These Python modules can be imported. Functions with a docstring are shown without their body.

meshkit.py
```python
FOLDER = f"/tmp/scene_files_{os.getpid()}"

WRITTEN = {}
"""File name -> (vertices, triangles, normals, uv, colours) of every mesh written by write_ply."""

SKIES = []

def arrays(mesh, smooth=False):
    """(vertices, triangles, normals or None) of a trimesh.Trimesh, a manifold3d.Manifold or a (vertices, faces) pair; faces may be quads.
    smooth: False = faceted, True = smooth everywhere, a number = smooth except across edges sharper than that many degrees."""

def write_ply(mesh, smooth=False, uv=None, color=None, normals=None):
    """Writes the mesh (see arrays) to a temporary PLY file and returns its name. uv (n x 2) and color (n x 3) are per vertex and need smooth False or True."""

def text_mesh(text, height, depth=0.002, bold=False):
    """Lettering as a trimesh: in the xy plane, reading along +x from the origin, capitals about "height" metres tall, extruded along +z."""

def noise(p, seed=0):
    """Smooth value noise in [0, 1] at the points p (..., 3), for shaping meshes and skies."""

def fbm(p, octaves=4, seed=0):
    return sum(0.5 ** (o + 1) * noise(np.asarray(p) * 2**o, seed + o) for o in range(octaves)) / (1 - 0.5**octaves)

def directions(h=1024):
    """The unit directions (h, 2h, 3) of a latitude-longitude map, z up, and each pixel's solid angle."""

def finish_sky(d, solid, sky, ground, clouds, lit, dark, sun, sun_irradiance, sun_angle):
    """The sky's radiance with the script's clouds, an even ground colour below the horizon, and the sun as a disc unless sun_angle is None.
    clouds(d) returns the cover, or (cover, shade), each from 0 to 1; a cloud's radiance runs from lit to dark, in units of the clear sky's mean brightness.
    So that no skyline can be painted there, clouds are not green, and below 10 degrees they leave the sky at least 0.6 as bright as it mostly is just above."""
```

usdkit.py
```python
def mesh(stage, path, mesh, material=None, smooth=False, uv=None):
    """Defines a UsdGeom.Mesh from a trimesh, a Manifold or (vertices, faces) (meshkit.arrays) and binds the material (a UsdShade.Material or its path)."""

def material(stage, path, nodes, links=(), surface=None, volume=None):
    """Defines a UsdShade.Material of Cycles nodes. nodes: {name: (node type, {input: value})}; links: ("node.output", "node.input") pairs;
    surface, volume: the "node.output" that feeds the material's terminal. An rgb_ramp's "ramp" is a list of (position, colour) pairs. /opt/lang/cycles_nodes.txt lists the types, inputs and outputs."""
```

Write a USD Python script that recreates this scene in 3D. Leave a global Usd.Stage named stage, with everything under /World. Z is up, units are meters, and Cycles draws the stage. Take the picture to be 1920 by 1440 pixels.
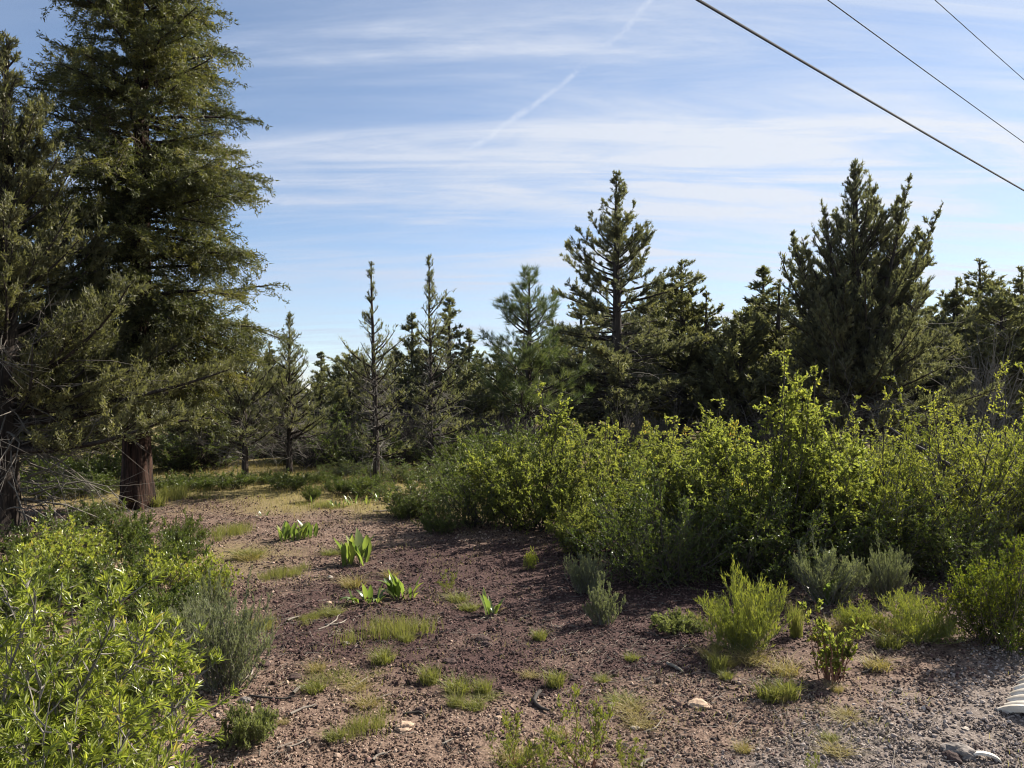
import math
import numpy as np
import usdkit, meshkit, trimesh
from pxr import Usd, UsdGeom, UsdLux, UsdShade, Gf, Sdf, Vt

# ------------------------------------------------------------------ camera, sky, sun, exposure
stage = Usd.Stage.CreateInMemory()
UsdGeom.SetStageUpAxis(stage, 'Z')
UsdGeom.SetStageMetersPerUnit(stage, 1.0)
UsdGeom.Xform.Define(stage, '/World')
UsdGeom.Scope.Define(stage, '/World/Looks')

EYE = 1.8
FOC = 1352.0            # focal length of the photograph in its own pixels (1920 wide)
HOR = 735.0             # row of the horizon in the photograph
cam = UsdGeom.Camera.Define(stage, '/World/camera')
cam.CreateHorizontalApertureAttr(36.0)
cam.CreateFocalLengthAttr(36.0 * FOC / 1920)
cam.CreateClippingRangeAttr(Gf.Vec2f(0.05, 200000))
cam.CreateExposureAttr(1.55)
cam.AddTranslateOp().Set(Gf.Vec3d(0, 0, EYE))
cam.AddRotateXOp().Set(90 + math.degrees(math.atan((HOR - 720) / FOC)))

SUN_EL, SUN_AZ = math.radians(37), math.radians(56)     # azimuth from +Y (view direction) towards +X
SUN = np.array([math.sin(SUN_AZ) * math.cos(SUN_EL), math.cos(SUN_AZ) * math.cos(SUN_EL), math.sin(SUN_EL)])
SKY_STRENGTH = 0.054
sun = UsdLux.DistantLight.Define(stage, '/World/sun')
sun.CreateIntensityAttr(1.25)
sun.CreateAngleAttr(0.5)
sun.CreateNormalizeAttr(True)
sun.CreateColorAttr(Gf.Vec3f(1.0, 0.93, 0.83))
sun.AddRotateZOp().Set(-math.degrees(SUN_AZ))
sun.AddRotateXOp().Set(-(90.0 - math.degrees(SUN_EL)))


def dirpx(px, py):
    v = np.array([(px - 960) / FOC, 1.0, (HOR - py) / FOC])
    return v / np.linalg.norm(v)


def sky_material():
    L = []
    N = {}

    def n(name, kind, **kw):
        N[name] = (kind, kw)
        return name

    n('sky', 'sky_texture', sky_type='single_scattering', sun_disc=False, sun_elevation=SUN_EL, sun_rotation=SUN_AZ,
      air_density=1.0, aerosol_density=0.25, ozone_density=2.0, altitude=1300.0)
    n('tc', 'texture_coordinate')
    n('sep', 'separate_xyz')
    L.append(('tc.generated', 'sep.vector'))
    # plane projection of the cloud deck
    n('zz', 'math', math_type='add', value2=0.14)
    L.append(('sep.z', 'zz.value1'))
    n('zc', 'math', math_type='maximum', value2=0.03)
    L.append(('zz.value', 'zc.value1'))
    n('ux', 'math', math_type='divide'); L += [('sep.x', 'ux.value1'), ('zc.value', 'ux.value2')]
    n('uy', 'math', math_type='divide'); L += [('sep.y', 'uy.value1'), ('zc.value', 'uy.value2')]
    n('uv', 'combine_xyz', z=0.0); L += [('ux.value', 'uv.x'), ('uy.value', 'uv.y')]
    # broad sheets and fine streaks of cirrus, drawn out along the wind
    n('m1', 'mapping', rotation=(0, 0, 0.22), scale=(0.22, 1.5, 1), location=(7.7, 3.3, 0)); L.append(('uv.vector', 'm1.vector'))
    n('n1', 'noise_texture', scale=1.0, detail=5.0, roughness=0.52, distortion=0.35); L.append(('m1.vector', 'n1.vector'))
    n('m2', 'mapping', rotation=(0, 0, 0.34), scale=(0.75, 4.2, 1), location=(9.3, 2.0, 0)); L.append(('uv.vector', 'm2.vector'))
    n('n2', 'noise_texture', scale=1.0, detail=8.0, roughness=0.62, distortion=1.1); L.append(('m2.vector', 'n2.vector'))
    n('m3', 'mapping', rotation=(0, 0, 0.55), scale=(3.0, 9.0, 1)); L.append(('uv.vector', 'm3.vector'))
    n('n3', 'noise_texture', scale=1.0, detail=6.0, roughness=0.65, distortion=0.8); L.append(('m3.vector', 'n3.vector'))
    n('m4', 'mapping', rotation=(0, 0, 0.42), scale=(0.30, 2.1, 1), location=(3.9, 6.9, 0)); L.append(('uv.vector', 'm4.vector'))
    n('n4', 'noise_texture', scale=1.0, detail=7.0, roughness=0.6, distortion=0.7); L.append(('m4.vector', 'n4.vector'))
    n('c4', 'map_range', from_min=0.45, from_max=0.66, to_min=0.0, to_max=0.75, clamp=True, range_type='smoothstep'); L.append(('n4.fac', 'c4.value'))
    n('c1', 'map_range', from_min=0.375, from_max=0.615, to_min=0.0, to_max=1.0, clamp=True, range_type='smoothstep'); L.append(('n1.fac', 'c1.value'))
    n('c2', 'map_range', from_min=0.36, from_max=0.66, to_min=0.30, to_max=1.2, clamp=True); L.append(('n2.fac', 'c2.value'))
    n('c3', 'map_range', from_min=0.3, from_max=0.7, to_min=0.55, to_max=1.15, clamp=True); L.append(('n3.fac', 'c3.value'))
    n('c14', 'math', math_type='maximum'); L += [('c1.result', 'c14.value1'), ('c4.result', 'c14.value2')]
    n('p1', 'math', math_type='multiply'); L += [('c14.value', 'p1.value1'), ('c2.result', 'p1.value2')]
    n('p2', 'math', math_type='multiply'); L += [('p1.value', 'p2.value1'), ('c3.result', 'p2.value2')]
    # more cirrus towards the sun
    n('sd', 'vector_math', math_type='dot_product', vector2=tuple(SUN)); L.append(('tc.generated', 'sd.vector1'))
    n('sg', 'map_range', from_min=0.25, from_max=0.97, to_min=0.0, to_max=1.0, clamp=True, range_type='smoothstep'); L.append(('sd.value', 'sg.value'))
    n('sv', 'math', math_type='multiply', value2=0.42); L.append(('sg.result', 'sv.value1'))
    n('c2v', 'math', math_type='multiply'); L += [('c2.result', 'c2v.value1'), ('sv.value', 'c2v.value2')]
    n('p3', 'math', math_type='multiply_add', value2=0.78); L += [('p2.value', 'p3.value1'), ('c2v.value', 'p3.value3')]
    n('veil', 'math', math_type='add', value2=0.10); L.append(('p3.value', 'veil.value1'))
    # vapour trail: a band about a great circle, between two ends
    a, b = dirpx(1235, -20), dirpx(870, 285)
    q = np.cross(a, b); q /= np.linalg.norm(q)
    t = (b - a * (a @ b)); t /= np.linalg.norm(t)
    arc = math.acos(a @ b)
    n('wob', 'noise_texture', scale=9.0, detail=3.0, roughness=0.5); L.append(('tc.generated', 'wob.vector'))
    n('tq', 'vector_math', math_type='dot_product', vector2=tuple(q)); L.append(('tc.generated', 'tq.vector1'))
    n('wb', 'math', math_type='multiply_add', value2=0.03, value3=-0.015); L.append(('wob.fac', 'wb.value1'))
    n('tw', 'math', math_type='add'); L += [('tq.value', 'tw.value1'), ('wb.value', 'tw.value2')]
    n('tt', 'vector_math', math_type='dot_product', vector2=tuple(t)); L.append(('tc.generated', 'tt.vector1'))
    n('tm0', 'math', math_type='subtract', value2=0.5 * math.sin(arc)); L.append(('tt.value', 'tm0.value1'))
    n('tm1', 'math', math_type='multiply'); L += [('tm0.value', 'tm1.value1'), ('tm0.value', 'tm1.value2')]
    n('tm2', 'math', math_type='multiply_add', value2=-0.55, value3=0.55 * (0.5 * math.sin(arc)) ** 2); L.append(('tm1.value', 'tm2.value1'))
    n('tw2', 'math', math_type='add'); L += [('tw.value', 'tw2.value1'), ('tm2.value', 'tw2.value2')]
    n('ta', 'math', math_type='absolute'); L.append(('tw2.value', 'ta.value1'))
    n('tm', 'map_range', from_min=0.0, from_max=0.0058, to_min=1.0, to_max=0.0, clamp=True, range_type='smoothstep'); L.append(('ta.value', 'tm.value'))
    n('te', 'map_range', from_min=math.sin(arc) * 0.95, from_max=math.sin(arc), to_min=1.0, to_max=0.0, clamp=True); L.append(('tt.value', 'te.value'))
    n('ts', 'map_range', from_min=-0.9, from_max=-0.5, to_min=0.0, to_max=1.0, clamp=True); L.append(('tt.value', 'ts.value'))
    n('ta2', 'vector_math', math_type='dot_product', vector2=tuple(a)); L.append(('tc.generated', 'ta2.vector1'))
    n('tf', 'math', math_type='greater_than', value2=0.1); L.append(('ta2.value', 'tf.value1'))
    n('puff', 'noise_texture', scale=26.0, detail=7.0, roughness=0.7); L.append(('tc.generated', 'puff.vector'))
    n('pf', 'map_range', from_min=0.40, from_max=0.68, to_min=0.0, to_max=0.55, clamp=True); L.append(('puff.fac', 'pf.value'))
    n('x1', 'math', math_type='multiply'); L += [('tm.result', 'x1.value1'), ('te.result', 'x1.value2')]
    n('x2', 'math', math_type='multiply'); L += [('x1.value', 'x2.value1'), ('ts.result', 'x2.value2')]
    n('x3', 'math', math_type='multiply'); L += [('x2.value', 'x3.value1'), ('tf.value', 'x3.value2')]
    n('x4', 'math', math_type='multiply'); L += [('x3.value', 'x4.value1'), ('pf.result', 'x4.value2')]
    n('cap', 'math', math_type='minimum', value2=0.95); n('lo', 'map_range', from_min=0.02, from_max=0.34, to_min=0.62, to_max=0.0, clamp=True, range_type='smoothstep'); L.append(('sep.z', 'lo.value'))
    n('lox', 'math', math_type='multiply'); L += [('lo.result', 'lox.value1'), ('c2.result', 'lox.value2')]
    n('lov', 'math', math_type='maximum'); L += [('veil.value', 'lov.value1'), ('lox.value', 'lov.value2')]
    L.append(('lov.value', 'cap.value1'))
    n('hz', 'map_range', from_min=-0.02, from_max=0.02, to_min=0.0, to_max=1.0, clamp=True); L.append(('sep.z', 'hz.value'))
    n('cv', 'math', math_type='multiply'); L += [('cap.value', 'cv.value1'), ('hz.result', 'cv.value2')]
    n('cloud', 'mix_color', a=CLOUD_A, b=CLOUD_B); L.append(('sg.result', 'cloud.fac'))
    n('blend', 'mix_color'); L += [('cv.value', 'blend.fac'), ('sky.color', 'blend.a'), ('cloud.result', 'blend.b')]
    n('trail', 'mix_color', b=(5.6, 5.9, 6.4)); L += [('x4.value', 'trail.fac'), ('blend.result', 'trail.a')]
    n('bg', 'background_shader', strength=SKY_STRENGTH); L.append(('trail.result', 'bg.color'))
    return usdkit.material(stage, '/World/Looks/sky', N, L, surface='bg.background')


CLOUD_A, CLOUD_B = (3.9, 4.4, 5.4), (5.4, 5.65, 6.1)
dome = UsdLux.DomeLight.Define(stage, '/World/sky')
dome.CreateIntensityAttr(1.0)
UsdShade.MaterialBindingAPI.Apply(dome.GetPrim()).Bind(sky_material())
dome.GetPrim().SetCustomDataByKey('kind', 'structure')

# ------------------------------------------------------------------ helpers: prims
_used = {}


def numbered(name, parent='/World'):
    k = (parent, name)
    i = _used.get(k, -1) + 1
    _used[k] = i
    return f'{parent}/{name}' if i == 0 else f'{parent}/{name}_{i:03d}'


def tag(p, label=None, cat=None, group=None, kind=None):
    p = p.GetPrim() if hasattr(p, 'GetPrim') else p
    for k, v in (('label', label), ('category', cat), ('group', group), ('kind', kind)):
        if v:
            p.SetCustomDataByKey(k, v)
    return p


def place(x, loc, rz=0.0, s=1.0):
    x.AddTranslateOp().Set(Gf.Vec3d(*map(float, loc)))
    x.AddRotateZOp().Set(float(rz))
    x.AddScaleOp().Set(Gf.Vec3f(*([float(s)] * 3 if np.ndim(s) == 0 else map(float, s))))


def thing(name, label, cat, loc, rz=0.0, s=1.0, group=None):
    x = UsdGeom.Xform.Define(stage, numbered(name))
    place(x, loc, rz, s)
    tag(x, label, cat, group)
    return x


def dup(root, label, loc, rz=0.0, s=1.0, group=None):
    base = root.GetPrim().GetName().rstrip('0123456789').rstrip('_')
    x = UsdGeom.Xform.Define(stage, numbered(base))
    x.GetPrim().GetReferences().AddInternalReference(root.GetPath())
    x.GetPrim().SetInstanceable(True)
    x.GetPrim().GetAttribute('xformOp:translate').Set(Gf.Vec3d(*map(float, loc)))
    x.GetPrim().GetAttribute('xformOp:rotateZ').Set(float(rz))
    x.GetPrim().GetAttribute('xformOp:scale').Set(Gf.Vec3f(*([float(s)] * 3 if np.ndim(s) == 0 else map(float, s))))
    was = root.GetPrim().GetCustomData()
    tag(x, label, was['category'], group or was.get('group'))
    return x


def obj(name, vf, mat, parent=None, tint=None, smooth=False, kind=None, label=None):
    base = '/World' if parent is None else str(parent.GetPath())
    m = usdkit.mesh(stage, numbered(name, base), (vf[0], vf[1]), mat, smooth)
    if tint is not None:
        UsdGeom.PrimvarsAPI(m).CreatePrimvar('tint', Sdf.ValueTypeNames.FloatArray, 'vertex').Set(Vt.FloatArray.FromNumpy(np.asarray(tint, np.float32)))
    tag(m, label, kind=kind)
    return m


# ------------------------------------------------------------------ helpers: geometry
def unit(v):
    return v / (np.linalg.norm(v, axis=-1, keepdims=True) + 1e-12)


def join(parts):
    vs, fs, n = [], [], 0
    for v, f in parts:
        vs.append(v); fs.append(f + n); n += len(v)
    return np.vstack(vs), np.vstack(fs)


def tubes(P, R, S=4):
    """P (n,k,3) polylines, R (n,k) radii -> one mesh of n open tubes, tips closed by their small radius."""
    P, R = np.asarray(P, float), np.asarray(R, float)
    n, k, _ = P.shape
    t = unit(np.gradient(P, axis=1))
    ref = np.where(np.abs(t[..., 2:]) < 0.9, np.array([0, 0, 1.0]), np.array([1.0, 0, 0]))
    a = unit(np.cross(t, ref)); b = np.cross(t, a)
    ang = np.arange(S) * 2 * np.pi / S
    v = P[:, :, None] + R[:, :, None, None] * (np.cos(ang)[None, None, :, None] * a[:, :, None] + np.sin(ang)[None, None, :, None] * b[:, :, None])
    i, j, l = np.meshgrid(np.arange(n), np.arange(k - 1), np.arange(S), indexing='ij')
    o = i * k * S
    q = np.stack([o + j * S + l, o + j * S + (l + 1) % S, o + (j + 1) * S + (l + 1) % S, o + (j + 1) * S + l], -1).reshape(-1, 4)
    return v.reshape(-1, 3), np.vstack([q[:, [0, 1, 2]], q[:, [0, 2, 3]]])


def blades(P, D, L, W, rng):
    """thin needle sprays: one triangle each"""
    n = len(P)
    s = unit(np.cross(D, rng.normal(size=(n, 3)))) * (W * 0.5)[:, None]
    v = np.stack([P - s, P + s, P + D * L[:, None]], 1).reshape(-1, 3)
    return v, np.arange(3 * n).reshape(-1, 3)


def leaves(P, D, L, W, rng, fold=0.25, updir=0.5):
    """flat lance or oval leaves: two triangles each, folded along the midrib"""
    n = len(P)
    nrm = unit(rng.normal(size=(n, 3)) * (1 - updir) + np.array([0, 0, updir]))
    s = unit(np.cross(D, nrm))
    u = np.cross(s, D)
    m = P + D * (L * 0.45)[:, None] + u * (W * fold)[:, None]
    v = np.stack([P, m - s * (W * 0.5)[:, None], P + D * L[:, None], m + s * (W * 0.5)[:, None]], 1).reshape(-1, 3)
    b = np.arange(n)[:, None] * 4
    f = np.concatenate([b + [0, 2, 1], b + [0, 3, 2]], 0)
    return v, f


# ------------------------------------------------------------------ materials
def solid(name, col, rough=0.8, spec=0.3, noise=None, bump=None):
    N = {'p': ('principled_bsdf', {'base_color': col, 'roughness': rough, 'specular_ior_level': spec})}
    L = []
    if noise:
        scale, c2, detail = noise
        N['tc'] = ('texture_coordinate', {})
        N['n'] = ('noise_texture', {'scale': scale, 'detail': detail, 'roughness': 0.65})
        N['r'] = ('rgb_ramp', {'ramp': [(0.3, col), (0.7, c2)]})
        L += [('tc.object', 'n.vector'), ('n.fac', 'r.fac'), ('r.color', 'p.base_color')]
        if bump:
            N['b'] = ('bump', {'strength': bump[0], 'distance': bump[1]})
            L += [('n.fac', 'b.height'), ('b.normal', 'p.normal')]
    return usdkit.material(stage, '/World/Looks/' + name, N, L, surface='p.BSDF')


def bark(name, c1, c2, stretch=(20, 20, 1.5)):
    N = {'tc': ('texture_coordinate', {}), 'm': ('mapping', {'scale': stretch}),
         'n': ('noise_texture', {'scale': 1.0, 'detail': 6.0, 'roughness': 0.7, 'distortion': 0.3}),
         'r': ('rgb_ramp', {'ramp': [(0.40, c1), (0.64, c2)]}),
         'b': ('bump', {'strength': 0.9, 'distance': 0.05}),
         'p': ('principled_bsdf', {'roughness': 0.9, 'specular_ior_level': 0.15})}
    L = [('tc.object', 'm.vector'), ('m.vector', 'n.vector'), ('n.fac', 'r.fac'), ('r.color', 'p.base_color'), ('n.fac', 'b.height'), ('b.normal', 'p.normal')]
    return usdkit.material(stage, '/World/Looks/' + name, N, L, surface='p.BSDF')


def foliage(name, ramp, trans=0.4, tcol=1.6, rough=0.55, spec=0.25):
    """leaf colour by each leaf's own tint, part of the light passing through"""
    N = {'a': ('attribute', {'attribute': 'tint'}), 'r': ('rgb_ramp', {'ramp': ramp}),
         'g': ('mix_color', {'blend_type': 'multiply', 'fac': 1.0, 'b': (tcol, tcol * 1.05, tcol * 0.55), 'use_clamp_result': False}),
         'p': ('principled_bsdf', {'roughness': rough, 'specular_ior_level': spec}),
         't': ('translucent_bsdf', {}), 'x': ('mix_closure', {'fac': trans})}
    L = [('a.fac', 'r.fac'), ('r.color', 'p.base_color'), ('r.color', 'g.a'), ('g.result', 't.color'), ('p.BSDF', 'x.closure1'), ('t.BSDF', 'x.closure2')]
    m = usdkit.material(stage, '/World/Looks/' + name, N, L, surface='x.closure')
    return m


M = {}
M['juniper'] = foliage('juniper_foliage', [(0, (0.054, 0.056, 0.030)), (0.5, (0.100, 0.099, 0.052)), (1, (0.16, 0.148, 0.070))], 0.36)
M['cedar'] = foliage('cedar_foliage', [(0, (0.032, 0.037, 0.017)), (0.5, (0.066, 0.071, 0.028)), (1, (0.135, 0.122, 0.036))], 0.35)
M['young'] = foliage('young_conifer_foliage', [(0, (0.062, 0.066, 0.038)), (0.5, (0.115, 0.117, 0.066)), (1, (0.18, 0.172, 0.090))], 0.35)
M['dark'] = foliage('dark_conifer_foliage', [(0, (0.060, 0.063, 0.042)), (0.5, (0.108, 0.109, 0.070)), (1, (0.17, 0.162, 0.095))], 0.38)
M['pine'] = foliage('pine_needles', [(0, (0.040, 0.058, 0.024)), (0.5, (0.075, 0.095, 0.040)), (1, (0.12, 0.13, 0.055))], 0.3)
M['bright'] = foliage('bright_leaf', [(0, (0.055, 0.068, 0.022)), (0.5, (0.145, 0.160, 0.042)), (0.88, (0.25, 0.245, 0.058)), (1, (0.30, 0.18, 0.055))], 0.48, 1.8)
M['willow'] = foliage('lance_leaf', [(0, (0.075, 0.098, 0.022)), (0.5, (0.170, 0.195, 0.036)), (0.9, (0.28, 0.295, 0.055)), (1, (0.32, 0.26, 0.06))], 0.45, 1.7, 0.35, 0.5)
M['green'] = foliage('green_leaf', [(0, (0.034, 0.052, 0.011)), (0.5, (0.075, 0.098, 0.019)), (1, (0.14, 0.155, 0.030))], 0.35, 1.8, 0.35, 0.5)
M['olive'] = foliage('olive_leaf', [(0, (0.035, 0.055, 0.010)), (0.5, (0.085, 0.105, 0.014)), (1, (0.20, 0.19, 0.018))], 0.4, 1.8)
M['sage'] = foliage('sage_leaf', [(0, (0.095, 0.108, 0.060)), (0.5, (0.18, 0.195, 0.112)), (1, (0.27, 0.28, 0.175))], 0.3, 1.4, 0.8, 0.1)
M['feather'] = foliage('feathery_leaf', [(0, (0.062, 0.078, 0.018)), (0.5, (0.160, 0.172, 0.036)), (1, (0.275, 0.265, 0.060))], 0.45, 1.7)
M['grass'] = foliage('grass_blade', [(0, (0.085, 0.095, 0.026)), (0.5, (0.165, 0.165, 0.055)), (0.8, (0.26, 0.225, 0.095)), (1, (0.36, 0.29, 0.15))], 0.4, 1.5)
M['straw'] = foliage('dry_grass_blade', [(0, (0.13, 0.12, 0.040)), (0.5, (0.25, 0.20, 0.085)), (1, (0.38, 0.29, 0.14))], 0.35, 1.3)
M['broad'] = foliage('broad_leaf', [(0, (0.050, 0.080, 0.022)), (0.6, (0.12, 0.16, 0.045)), (1, (0.22, 0.24, 0.07))], 0.4, 1.7, 0.32, 0.7)
M['mat'] = foliage('mat_leaf', [(0, (0.07, 0.085, 0.03)), (0.5, (0.14, 0.155, 0.06)), (1, (0.24, 0.25, 0.12))], 0.35, 1.5)
M['dead_leaf'] = foliage('dead_leaf', [(0, (0.075, 0.052, 0.030)), (1, (0.17, 0.12, 0.065))], 0.3, 1.2, 0.8, 0.1)
M['redstem'] = foliage('red_brown_leaf', [(0, (0.10, 0.05, 0.02)), (1, (0.22, 0.10, 0.04))], 0.3, 1.3)
M['bark_red'] = bark('red_bark', (0.012, 0.008, 0.006), (0.062, 0.033, 0.023))
M['bark_dark'] = bark('dark_bark', (0.016, 0.013, 0.011), (0.060, 0.047, 0.038))
M['bark_brown'] = bark('brown_bark', (0.035, 0.026, 0.019), (0.115, 0.082, 0.058))
M['twig_grey'] = solid('grey_twig', (0.125, 0.112, 0.095), 0.85, 0.2)
M['twig_lichen'] = solid('lichen_twig', (0.095, 0.085, 0.072), 0.9, 0.1)
M['twig_brown'] = solid('brown_twig', (0.085, 0.066, 0.050), 0.85, 0.2)
M['twig_dark'] = solid('dark_twig', (0.040, 0.033, 0.028), 0.85, 0.2)
M['stem_green'] = solid('green_stem', (0.12, 0.13, 0.045), 0.7, 0.3)
M['stem_red'] = solid('red_stem', (0.13, 0.055, 0.030), 0.7, 0.3)


# ------------------------------------------------------------------ terrain
def terrain(x, y):
    x, y = np.asarray(x, float), np.asarray(y, float)
    p = np.stack([x, y, np.zeros_like(x)], -1)
    r = np.hypot(x, y)
    near = 1 / (1 + (r / 30) ** 4)
    z = near * (0.16 * (meshkit.fbm(p / 4.5, 2, 3) - 0.5) + 0.035 * (meshkit.fbm(p / 0.55, 2, 5) - 0.5) + 0.018 * (meshkit.noise(p / 0.13, 9) - 0.5))
    d = np.maximum(r - 50, 0)
    z = z - 110 * (1 - np.exp(-(d / 500) ** 1.3)) + 3.0 * (1 - near) * (meshkit.fbm(p / 60, 3, 8) - 0.5) * np.clip(d / 50, 0, 1)
    return z


def ground_at(px, py):
    """where the photograph's pixel meets the ground"""
    d = np.array([(px - 960) / FOC, 1.0, (HOR - py) / FOC])
    t = EYE / max(py - HOR, 1.0) * FOC
    for _ in range(12):
        z = float(terrain(d[0] * t, t))
        t = (EYE - z) / -d[2]
    return np.array([d[0] * t, t, float(terrain(d[0] * t, t))])


def at_depth(px, d, dz=-0.03):
    x = (px - 960) / FOC * d
    return np.array([x, d, float(terrain(x, d)) + dz])


def top_z(py, d):
    return EYE - (py - HOR) / FOC * d


# ------------------------------------------------------------------ ground sheet with its zones
def smooth01(x, a, b):
    t = np.clip((x - a) / (b - a), 0, 1)
    return t * t * (3 - 2 * t)


def zones(x, y):
    """weights of (grey gravel, tan soil, grassy) against the dark cinder"""
    p = np.stack([x, y, np.zeros_like(x)], -1)
    n1 = meshkit.fbm(p / 0.9, 3, 21) - 0.5
    n2 = meshkit.fbm(p / 0.35, 3, 22) - 0.5
    edge = y - (3.05 + 0.58 * x) + 1.1 * n1 + 0.5 * n2
    gravel = 1 - smooth01(edge, -0.5, 0.35)
    gravel = np.where(x < -0.3, gravel * smooth01(x, -1.6, -0.3), gravel)
    tan = smooth01(n1 * 1.6 + n2 + 0.36 * np.exp(-((x + 1.5) ** 2 / 1.2 + (y - 4.4) ** 2 / 1.6)) + 0.30 * np.exp(-((x - 0.1) ** 2 / 1.5 + (y - 3.4) ** 2 / 0.8)) + 0.16 * np.exp(-((x - 1.6) ** 2 / 0.8 + (y - 5.0) ** 2 / 0.5)), 0.12, 0.5)
    core = np.exp(-(np.abs(x - 0.25 - 0.1 * (y - 6.5)) / 2.0) ** 4 - (np.abs(y - 6.7) / 2.1) ** 4)
    tan = np.maximum(tan * (1 - 0.8 * core), smooth01(0.75 - core + 1.1 * n1 + 0.5 * n2, 0.25, 0.75) * 0.8)
    grass = smooth01(y + 3.5 * n1 + 0.12 * x, 9.9, 11.6)
    grass = np.maximum(grass, 0.8 * smooth01(np.hypot(x + 3.6, (y - 7.8) * 0.8) + 1.5 * n1, 1.3, 0.5))
    return np.clip(gravel, 0, 1), np.clip(tan, 0, 1), np.clip(grass, 0, 1)


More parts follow.
